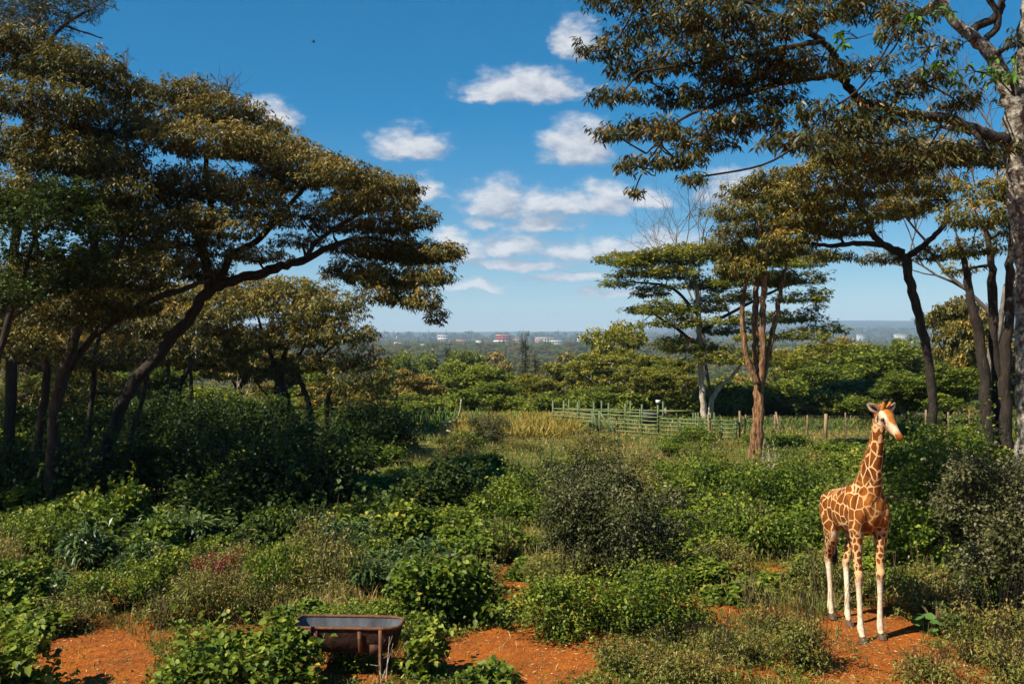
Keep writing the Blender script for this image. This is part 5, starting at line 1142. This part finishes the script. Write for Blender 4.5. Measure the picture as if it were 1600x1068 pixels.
# ------------------------------------------------------------------ corral, ramp and fences
GREEN = noise_mat('green_painted_steel', [(.3, (.040, .062, .022)), (.6, (.085, .12, .042)), (.8, (.17, .19, .09))], 4, rough=.55)
PALEG = noise_mat('faded_green_rail', [(.3, (.07, .10, .035)), (.7, (.20, .23, .10))], 3, rough=.55)
WOOD = noise_mat('fence_wood', [(.3, (.09, .06, .035)), (.6, (.24, .16, .09)), (.8, (.38, .26, .15))], 5, bump=.4, stretch=(2, 2, .3))
WIRE = plain('fence_wire', (.16, .15, .13), metallic=.5)
def rail(parent, a, b, r, mat, name='rail', seg=6):
    t = Tubes(); a = np.asarray(a, float); b = np.asarray(b, float); m_ = (a + b) / 2 - [0, 0, .008]
    t.add(np.array([a, m_, b]), r, seg); return link(name, t.mesh(name, mat), parent)
def build_corral():
    P = [(864, 49.6), (881, 49.0), (903, 48.2), (928, 47.4), (951, 46.8), (977, 46.2), (1003, 45.7), (1028, 45.2)]
    pts = [np.array([(px - 800) / FPX * Y, Y, 0.]) for px, Y in P]
    root = empty('corral', pts[0], 'long green steel corral of tall posts and many rails left of the pale acacia trunk', 'corral')
    o0 = pts[0]
    for k, p in enumerate(pts):
        h = 1.40 if k < 7 else 1.55; g = float(height(p[0], p[1]))
        b = Boxes().add((p[0] - o0[0], p[1] - o0[1], g + h / 2 - .15), (.085, .085, h + .3)); ob = link('post', b.mesh('post', GREEN), root)
        if k < 7:
            q = pts[k + 1]; g2 = float(height(q[0], q[1]))
            for z in (.12, .30, .48, .66, .84, 1.0):
                if k == 3 and z < .7: continue
                rail(root, (p[0] - o0[0], p[1] - o0[1] - .05, g + z), (q[0] - o0[0], q[1] - o0[1] - .05, g2 + z), .03, PALEG)
    # back side of the pen
    back = [np.array([(px - 800) / FPX * Y, Y, 0.]) for px, Y in [(889, 53), (905, 52.5), (940, 52), (985, 51.3), (1036, 50.4)]]
    for k, p in enumerate(back):
        g = float(height(p[0], p[1])); b = Boxes().add((p[0] - o0[0], p[1] - o0[1], g + .62), (.08, .08, 1.5)); link('post', b.mesh('post', GREEN), root)
        if k < 4:
            q = back[k + 1]
            for z in (.3, .6, .9): rail(root, (p[0] - o0[0], p[1] - o0[1], g + z), (q[0] - o0[0], q[1] - o0[1], float(height(q[0], q[1])) + z), .03, PALEG)
    lamp = pts[-1]; link('post_cap', Boxes().add((lamp[0] - o0[0], lamp[1] - o0[1], 1.60), (.18, .18, .13)).mesh('post_cap', plain('white_cap', (.7, .7, .66))), root)
    # steps climbing to the loading platform
    r2 = empty('loading_steps', (W(940, 682, 45.6)[0], 45.6, 0), 'green loading steps with slanting handrails in the corral front', 'steps')
    for k in range(4): link('tread', Boxes().add((-.30 + k * .17, .1, .52 - k * .13), (.19, .75, .04)).mesh('tread', WOOD), r2)
    for (xa, za, xb, zb) in ((-.42, 1.12, -.18, .28), (-.10, 1.12, .52, .06), (.33, .78, .66, .14)):
        for y_ in (-.28, .30):
            rail(r2, (xa, y_, za), (xb, y_, zb), .026, PALEG, 'handrail'); rail(r2, (xa, y_, za), (xa, y_, -.1), .03, GREEN, 'upright')
            rail(r2, (xa, y_, za - .3), (xb, y_, zb - .05 if zb > .2 else zb), .018, PALEG, 'handrail')
    r3 = empty('low_pen', (W(1063, 690, 44.4)[0], 44.4, 0), 'lower green rail pen right of the tall corral', 'corral'); o3 = np.array(r3.location)
    pp = [np.array([(px - 800) / FPX * Y, Y, 0.]) for px, Y in [(1032, 45.0), (1063, 44.4), (1102, 43.9), (1128, 43.7), (1150, 43.5)]]
    for k, p in enumerate(pp):
        if k: link('post', Boxes().add((p[0] - o3[0], p[1] - o3[1], .40), (.09, .09, 1.1)).mesh('post', GREEN), r3)
        if k < 4:
            for z in (.15, .34, .53, .70, .86): rail(r3, p - o3 + [0, -.05, z], pp[k + 1] - o3 + [0, -.05, z], .028, PALEG)
    for px in (1083, 1087, 1091, 1110, 1116):
        p = np.array([(px - 800) / FPX * 45.2, 45.2, 0.]); link('post', Boxes().add((p[0] - o3[0], p[1] - o3[1], .5), (.06, .06, 1.2)).mesh('post', GREEN), r3)
    rail(r3, np.array([(1030 - 800) / FPX * 46, 46, 1.12]) - o3, np.array([(1085 - 800) / FPX * 46, 46, 1.12]) - o3, .035, PALEG)
    pn = empty('dark_gate_panel', (W(1014, 668, 48.5)[0], 48.5, 0), 'dark sheet panel inside the corral near its right end', 'panel')
    dk = plain('dark_sheet', (.02, .021, .022)); link('sheet', Boxes().add((0, 0, .62), (.85, .05, .62)).mesh('sheet', dk), pn)
    for s in (-1, 1): link('frame', Boxes().add((s * .44, 0, .5), (.06, .07, 1.1)).mesh('frame', GREEN), pn)
build_corral()
def build_fence():
    root = empty('wire_fence', (G(1262, 684)[0], 44.0, 0), 'wire fence on uneven wooden posts right of the forked tree', 'fence'); o0 = np.array(root.location)
    posts = [(1156, 43.6, 1.28, 0, .05), (1163, 43.8, 1.10, .06, .035), (1211, 43.9, 1.10, 0, .055), (1222, 43.4, 1.25, -.28, .045), (1262, 44.2, 1.06, 0, .045), (1290, 43.6, 1.16, .02, .085), (1321, 43.7, 1.20, 0, .035), (1372, 44.0, 1.1, 0, .05), (1446, 44.0, 1.30, .03, .05), (1482, 44.1, 1.2, 0, .05), (1516, 44.2, 1.32, -.05, .05), (1580, 44.3, 1.2, 0, .05)]
    rng = np.random.default_rng(8); tops = []
    for px, Y, h, ln, r in posts:
        p = np.array([(px - 800) / FPX * Y, Y, 0]) - o0; t = Tubes()
        t.add(np.array([p + [0, 0, -.2], p + [ln * .5, 0, h * .5], p + [ln, .02, h]]) + rng.normal(0, .006, (3, 3)), [r, r * .95, r * .85], 7); link('post', t.mesh('post', WOOD), root); tops.append((p, h, ln))
    for k in range(len(tops) - 1):
        for z in (.18, .42, .66, .90, 1.05):
            (a, h, l), (b, h2, l2) = tops[k], tops[k + 1]
            rail(root, a + [l * z / h, -.06, z], b + [l2 * z / h2, -.06, z], .006, WIRE, 'wire', 3)
    # older leaning posts by the pen
    r2 = empty('leaning_posts_fence', (W(1112, 690, 43.3)[0], 43.3, 0), 'pair of leaning wooden posts at the right end of the pen', 'fence posts')
    for a, b in (((-.06, 0, -.1), (-.16, 0, 1.15)), ((.12, .05, -.1), (-.08, .05, 1.0))):
        rail(r2, a, b, .045, WOOD, 'post', 7)
build_fence()

# ------------------------------------------------------------------ the far town
def building(name, px, py_top, py_bot, wpx, Y, col, label, bands=2, roof=None, deep=.6):
    s = Y / FPX; c = W(px, py_top, Y); w = wpx * s; top = c[2]; gz = float(height(c[0], Y)); hgt = top - gz
    root = empty(name, (c[0], Y, gz), label, 'building', 'buildings of the far town', rz=.0)
    col = tuple(v * .62 for v in col); wm = plain(name + '_wall', col, rough=.8); gm = plain('far_window', (.035, .045, .055), rough=.2)
    link('wall', Boxes().add((0, 0, hgt / 2), (w, w * deep, hgt)).mesh('wall', wm), root)
    rm = plain('far_roof', roof or tuple(v * .8 for v in col)); link('roof', Boxes().add((0, 0, hgt + .35 * s), (w * 1.04, w * deep * 1.04, .7 * s)).mesh('roof', rm), root)
    vis = (py_bot - py_top) * s; rowh = vis / bands
    nw = max(2, int(wpx / 4))
    for bnd in range(bands):
        for k in range(nw):
            z = hgt - rowh * (bnd + .55); xk = -w / 2 + w * (k + .5) / nw
            link('window', Boxes().add((xk, -w * deep / 2 - .02, z), (w / nw * .8, .3, rowh * .35)).mesh('window', gm), root)
    return root
red = building('red_office_building', 786, 524, 534, 22, 2500, (.40, .05, .04), 'red office building standing out in the far town', 3, (.6, .5, .45))
b_ = red
for k, (dx, tp, w_) in enumerate([(-6, 522.5, 7), (5, 523, 8)]):
    s = 2500 / FPX; link('tower_block', Boxes().add((dx * s, -2, W(0, tp, 2500)[2] - red.location.z - 6), (w_ * s, 12, 12)).mesh('tower_block', plain('red_block', (.55, .06, .04))), red)
link('base_wall', Boxes().add((-3 * 1.6, -10, W(0, 531, 2500)[2] - red.location.z - 3), (24 * 1.6, 3, 4)).mesh('base_wall', plain('pale_base', (.65, .62, .58))), red)
TOWN = [('white_block', 692, 523, 533, 16, 2600, (.62, .62, .60), 'pale grey block left of the red building with a stepped roof', 2), ('brown_house', 722, 530, 536, 18, 2200, (.40, .22, .15), 'row of brown roofed houses right of the pale grey block', 1),
        ('white_house', 748, 532, 538, 9, 2100, (.66, .65, .62), 'small white house just left of the red building', 1), ('orange_building', 808, 529, 535, 12, 2400, (.52, .26, .12), 'low orange building just right of the red building', 1),
        ('long_white_hall', 852, 527, 531, 30, 2400, (.72, .71, .68), 'long white hall between the wispy evergreens and the acacia', 1), ('white_warehouse', 866, 531, 537, 26, 2000, (.70, .69, .66), 'white warehouse below the long white hall', 1),
        ('white_warehouse', 842, 530, 534, 12, 2300, (.62, .36, .28), 'small pink walled house beside the long white hall', 1), ('tall_white_house', 907, 525, 533, 10, 2500, (.68, .67, .65), 'tall white house right of the long white hall', 2),
        ('white_house', 930, 529, 535, 14, 2300, (.58, .54, .50), 'pale house left of the flat acacia crown', 1), ('white_block', 1345, 523, 526, 12, 3300, (.5, .5, .49), 'white block on the right horizon beside the slanting trunk', 1),
        ('long_white_hall', 1408, 522, 525, 20, 3400, (.5, .48, .44), 'long cream hall on the right horizon', 1), ('white_house', 1463, 523, 528, 11, 3000, (.5, .48, .45), 'cream house on the right horizon near the straight stems', 1),
        ('white_house', 1075, 524, 532, 16, 2400, (.52, .22, .17), 'reddish house seen through the acacia crown', 1), ('white_house', 622, 535, 540, 12, 2000, (.66, .66, .66), 'small white house at the foot of the radio mast', 1), ('white_house', 660, 537, 541, 8, 1900, (.6, .6, .6), 'small pale house below the left crown tips', 1)]
for t in TOWN: building(*t)
def mast(px, top, Y, label):
    gz = float(height((px - 800) / FPX * Y, Y)); c = W(px, top, Y); root = empty('radio_mast', (c[0], Y, gz), label, 'mast'); h = c[2] - gz
    rm, wm = plain('mast_red', (.5, .06, .04)), plain('mast_white', (.7, .7, .7)); n = 7; rng_ = 1.5
    for k in range(n):
        b = Tubes(); z0, z1 = h * k / n, h * (k + 1) / n
        r0, r1_ = rng_ * (1.15 - k / n), rng_ * (1.15 - (k + 1) / n)
        for q in range(4):
            a, a2 = q * math.pi / 2, (q + 1) * math.pi / 2
            f = lambda an, r, z: (math.cos(an) * r, math.sin(an) * r, z)
            b.add(np.array([f(a, r0, z0), f(a, r1_, z1)]), .28, 4, cap=False); b.add(np.array([f(a, r0, z0), f(a2, r1_, z1)]), .16, 4, cap=False)
        link('lattice_section', b.mesh('lattice_section', rm if k % 2 else wm), root)['kind'] = 'stuff'
mast(620, 515, 2100, 'red and white radio mast on the left horizon'); mast(919, 521, 2400, 'thin white mast beside the tall white house')

# ------------------------------------------------------------------ small things
def euphorbia(px, Y, n, wpx, hgt, label, seed):
    rng = np.random.default_rng(seed); x = (px - 800) / FPX * Y; w = wpx * Y / FPX
    root = empty('euphorbia', (x, Y, float(height(x, Y))), label, 'succulent', 'euphorbia clumps')
    for k in range(n):
        b = np.array([rng.uniform(-.5, .5) * w, rng.uniform(-.4, .4), -.1]); lean = np.array([rng.normal(b[0] * .4 + .12, .28), rng.normal(-.15, .2), 0])
        h = hgt * rng.uniform(.7, 1.15); t = Tubes(); q = spline(np.array([b, b + lean * 1.2 + [0, 0, h * .3], b + lean * 1.5 + [0, 0, h]]), 4)
        t.add(q, np.array([.03, .04, .042, .042, .04, .04, .036, .03, .012])[:len(q)], 6)
        me = t.mesh('stem', MAT['euphorbia']); a = me.attributes.new('tint', 'FLOAT', 'POINT'); a.data.foreach_set('value', np.full(len(me.vertices), rng.random(), np.float32)); link('stem', me, root)
euphorbia(668, 50.5, 70, 78, 1.0, 'large clump of curved green euphorbia stems left of the yellow grass', 71)
euphorbia(768, 51.5, 44, 44, .75, 'smaller euphorbia clump behind the lone dusky bush', 72)
def log(px, py, Y, pts, r, label):
    t = Tubes(); q = spline(np.array(pts, float), 4); t.add(q, np.linspace(r, r * .5, len(q)), 7)
    p = W(px, py, Y); o = link('dead_log', t.mesh('dead_log', MAT['bark_pale']), None, (p[0], Y, max(p[2], 0.1))); tag(o, label, 'log')
log(700, 660, 47, [(-.35, 0, .0), (0, 0, .02), (.35, .1, .12), (.55, .1, .5), (.62, .1, 1.1)], .06, 'curved pale dead branch below the euphorbia clump')
log(708, 674, 45, [(-.3, 0, .05), (0, 0, -.02), (.4, 0, .0)], .05, 'short pale log lying left of the lone dusky bush')
# plant with large round leaves right of the giraffe's feet
def round_leaf_plant():
    p = G(1462, 992); rng = np.random.default_rng(14)
    root = empty('round_leaved_plant', (p[0], p[1], float(height(p[0], p[1]))), 'plant with large round grey-green leaves right of the giraffe feet', 'plant')
    st = Tubes()
    th = np.arange(10) * 2 * math.pi / 10; ring_ = np.stack([np.cos(th) * .5 + .45, np.sin(th) * .5, .05 * np.cos(2 * th)], 1); ring_[0] += [.08, 0, -.03]; ring_[5] += [.12, 0, 0]
    V = np.vstack([ring_, [[.45, 0, -.03]]]); F = np.array([[10, j, j + 1, (j + 2) % 10] for j in range(0, 10, 2)])
    lm = mesh_np('round_leaf', V, F, MAT['big_leaf'], tint=np.full(11, .5), smooth=True)
    for k in range(26):
        a = rng.uniform(0, 6.28); r = rng.uniform(.05, .30); z = rng.uniform(.10, .52); s = rng.uniform(.12, .22)
        e = np.array([math.cos(a) * r, math.sin(a) * r, z]); st.add(spline(np.array([[0, 0, 0], e * [.4, .4, .6], e]), 3), .006, 4, cap=False)
        o = link('leaf', lm, root, e); o.scale = (s, s, s); o.rotation_euler = (rng.normal(0, .25), rng.uniform(.0, .7), a + rng.normal(0, .4))
    link('stems', st.mesh('stems', MAT['stem']), root)['kind'] = 'stuff'
round_leaf_plant()
def red_flowers():
    root = [o for o in bpy.data.objects if o.get('label') == 'dry stalky bush with dark red flower heads'][0]; rng = np.random.default_rng(15); fo = Foliage()
    for k in range(26):
        c = np.array([rng.normal(0.15, .26), rng.normal(-.05, .2), rng.uniform(.86, 1.12)]) * [1, 1, .92]
        P = c + rng.normal(0, .022, (26, 3)) * [1, 1, 1.8]; D = nrm(rng.normal(0, 1, (26, 3)) + [0, 0, .6])
        fo.add(leaf_mesh(P, D, .035, .018, rng.random(26), rng))
    link('flower_heads', fo.mesh('flower_heads', MAT['red_flower']), root)['kind'] = 'stuff'
red_flowers()
def yellow_leaves():
    for px, py, lab in ((96, 938, 'single yellow leaf hanging left of the left red soil'), (106, 925, 'small yellow leaf beside the hanging yellow leaf'), (629, 921, 'yellow leaf in the broad leafy bush left of the path')):
        Y = CAM_H * FPX / (py - 534) - .9; p = W(px, py, Y); rng = np.random.default_rng(px)
        V, F, T = leaf_mesh(np.zeros((1, 3)), nrm(np.array([[.3, -.4, -.6]])), .13, .09, np.array([.6]), rng, broad=True)
        o = link('yellow_leaf', mesh_np('yellow_leaf', V, F, MAT['yellow_leaf'], tint=T), None, p); tag(o, lab, 'leaf')
yellow_leaves()
def bare_stalks(px, py, n, h, label, seed, mat='bark_pale', r=.008):
    p = G(px, py); rng = np.random.default_rng(seed); t = Tubes()
    for k in range(n):
        e = np.array([rng.normal(0, .25) * h, rng.normal(0, .15) * h, h * rng.uniform(.6, 1.1)]); b = np.array([rng.normal(0, .05), rng.normal(0, .05), -.05])
        q = spline(np.array([b, (b + e) / 2 + rng.normal(0, .06, 3) * h, e]), 4); t.add(q, np.linspace(r, r * .4, len(q)), 5)
        for j in range(2):
            i = rng.integers(3, len(q)); t.add(np.array([q[i], q[i] + nrm(e + rng.normal(0, .5, 3)) * h * .25]), [r * .5, r * .25], 4)
    o = link('bare_stalks', t.mesh('bare_stalks', MAT[mat]), None, (p[0], p[1], float(height(p[0], p[1])))); tag(o, label, 'dead stalks', kind='thing')
bare_stalks(598, 1068, 4, .55, 'pale forked dead stalks by the right front leg of the trough', 81)
bare_stalks(1204, 735, 7, 1.0, 'bare pale sticks in the thicket right of the forked trunk', 82, r=.02)
bare_stalks(1170, 950, 10, .65, 'dry brown twigs over the dark hollow in the dry clearing', 83, 'stem')
bare_stalks(1180, 860, 5, .9, 'thin dry stems standing out of the sunlit thicket', 84, 'stem', .012)
bare_stalks(250, 985, 8, .45, 'dry stalks at the back of the left red soil', 85, 'stem')
def bird():
    p = W(490, 66, 60); root = empty('bird', p, 'tiny dark bird flying high in the blue sky', 'bird', rz=.5); dk = plain('bird_dark', (.02, .02, .02))
    v, f = loft([(-.16, 0, 0, .012, .01), (-.05, 0, 0, .035, .03), (.06, 0, 0, .03, .028), (.12, 0, .01, .018, .018), (.16, 0, .005, .004, .004)], seg=8, n=3); link('body', mesh_np('body', v, f, dk, smooth=True), root)
    for s in (-1, 1):
        V = np.array([(.06, s * .02, .01), (-.05, s * .02, .01), (-.08, s * .16, .07), (-.10, s * .30, .05), (.0, s * .18, .085), (.06, s * .02, .018), (-.05, s * .02, .018)]); F = np.array([[0, 1, 2, 4], [4, 2, 3, 3]])[:1]
        V2 = np.vstack([V[[0, 1, 2, 4]], V[[4, 2, 3]], V[[4]]]); o = link('wing', mesh_np('wing', np.vstack([V[[0, 1, 2, 4, 3]]]), np.array([[0, 1, 2], [0, 2, 3], [3, 2, 4]]), dk), root); so = o.modifiers.new('thick', 'SOLIDIFY'); so.thickness = .006
bird()
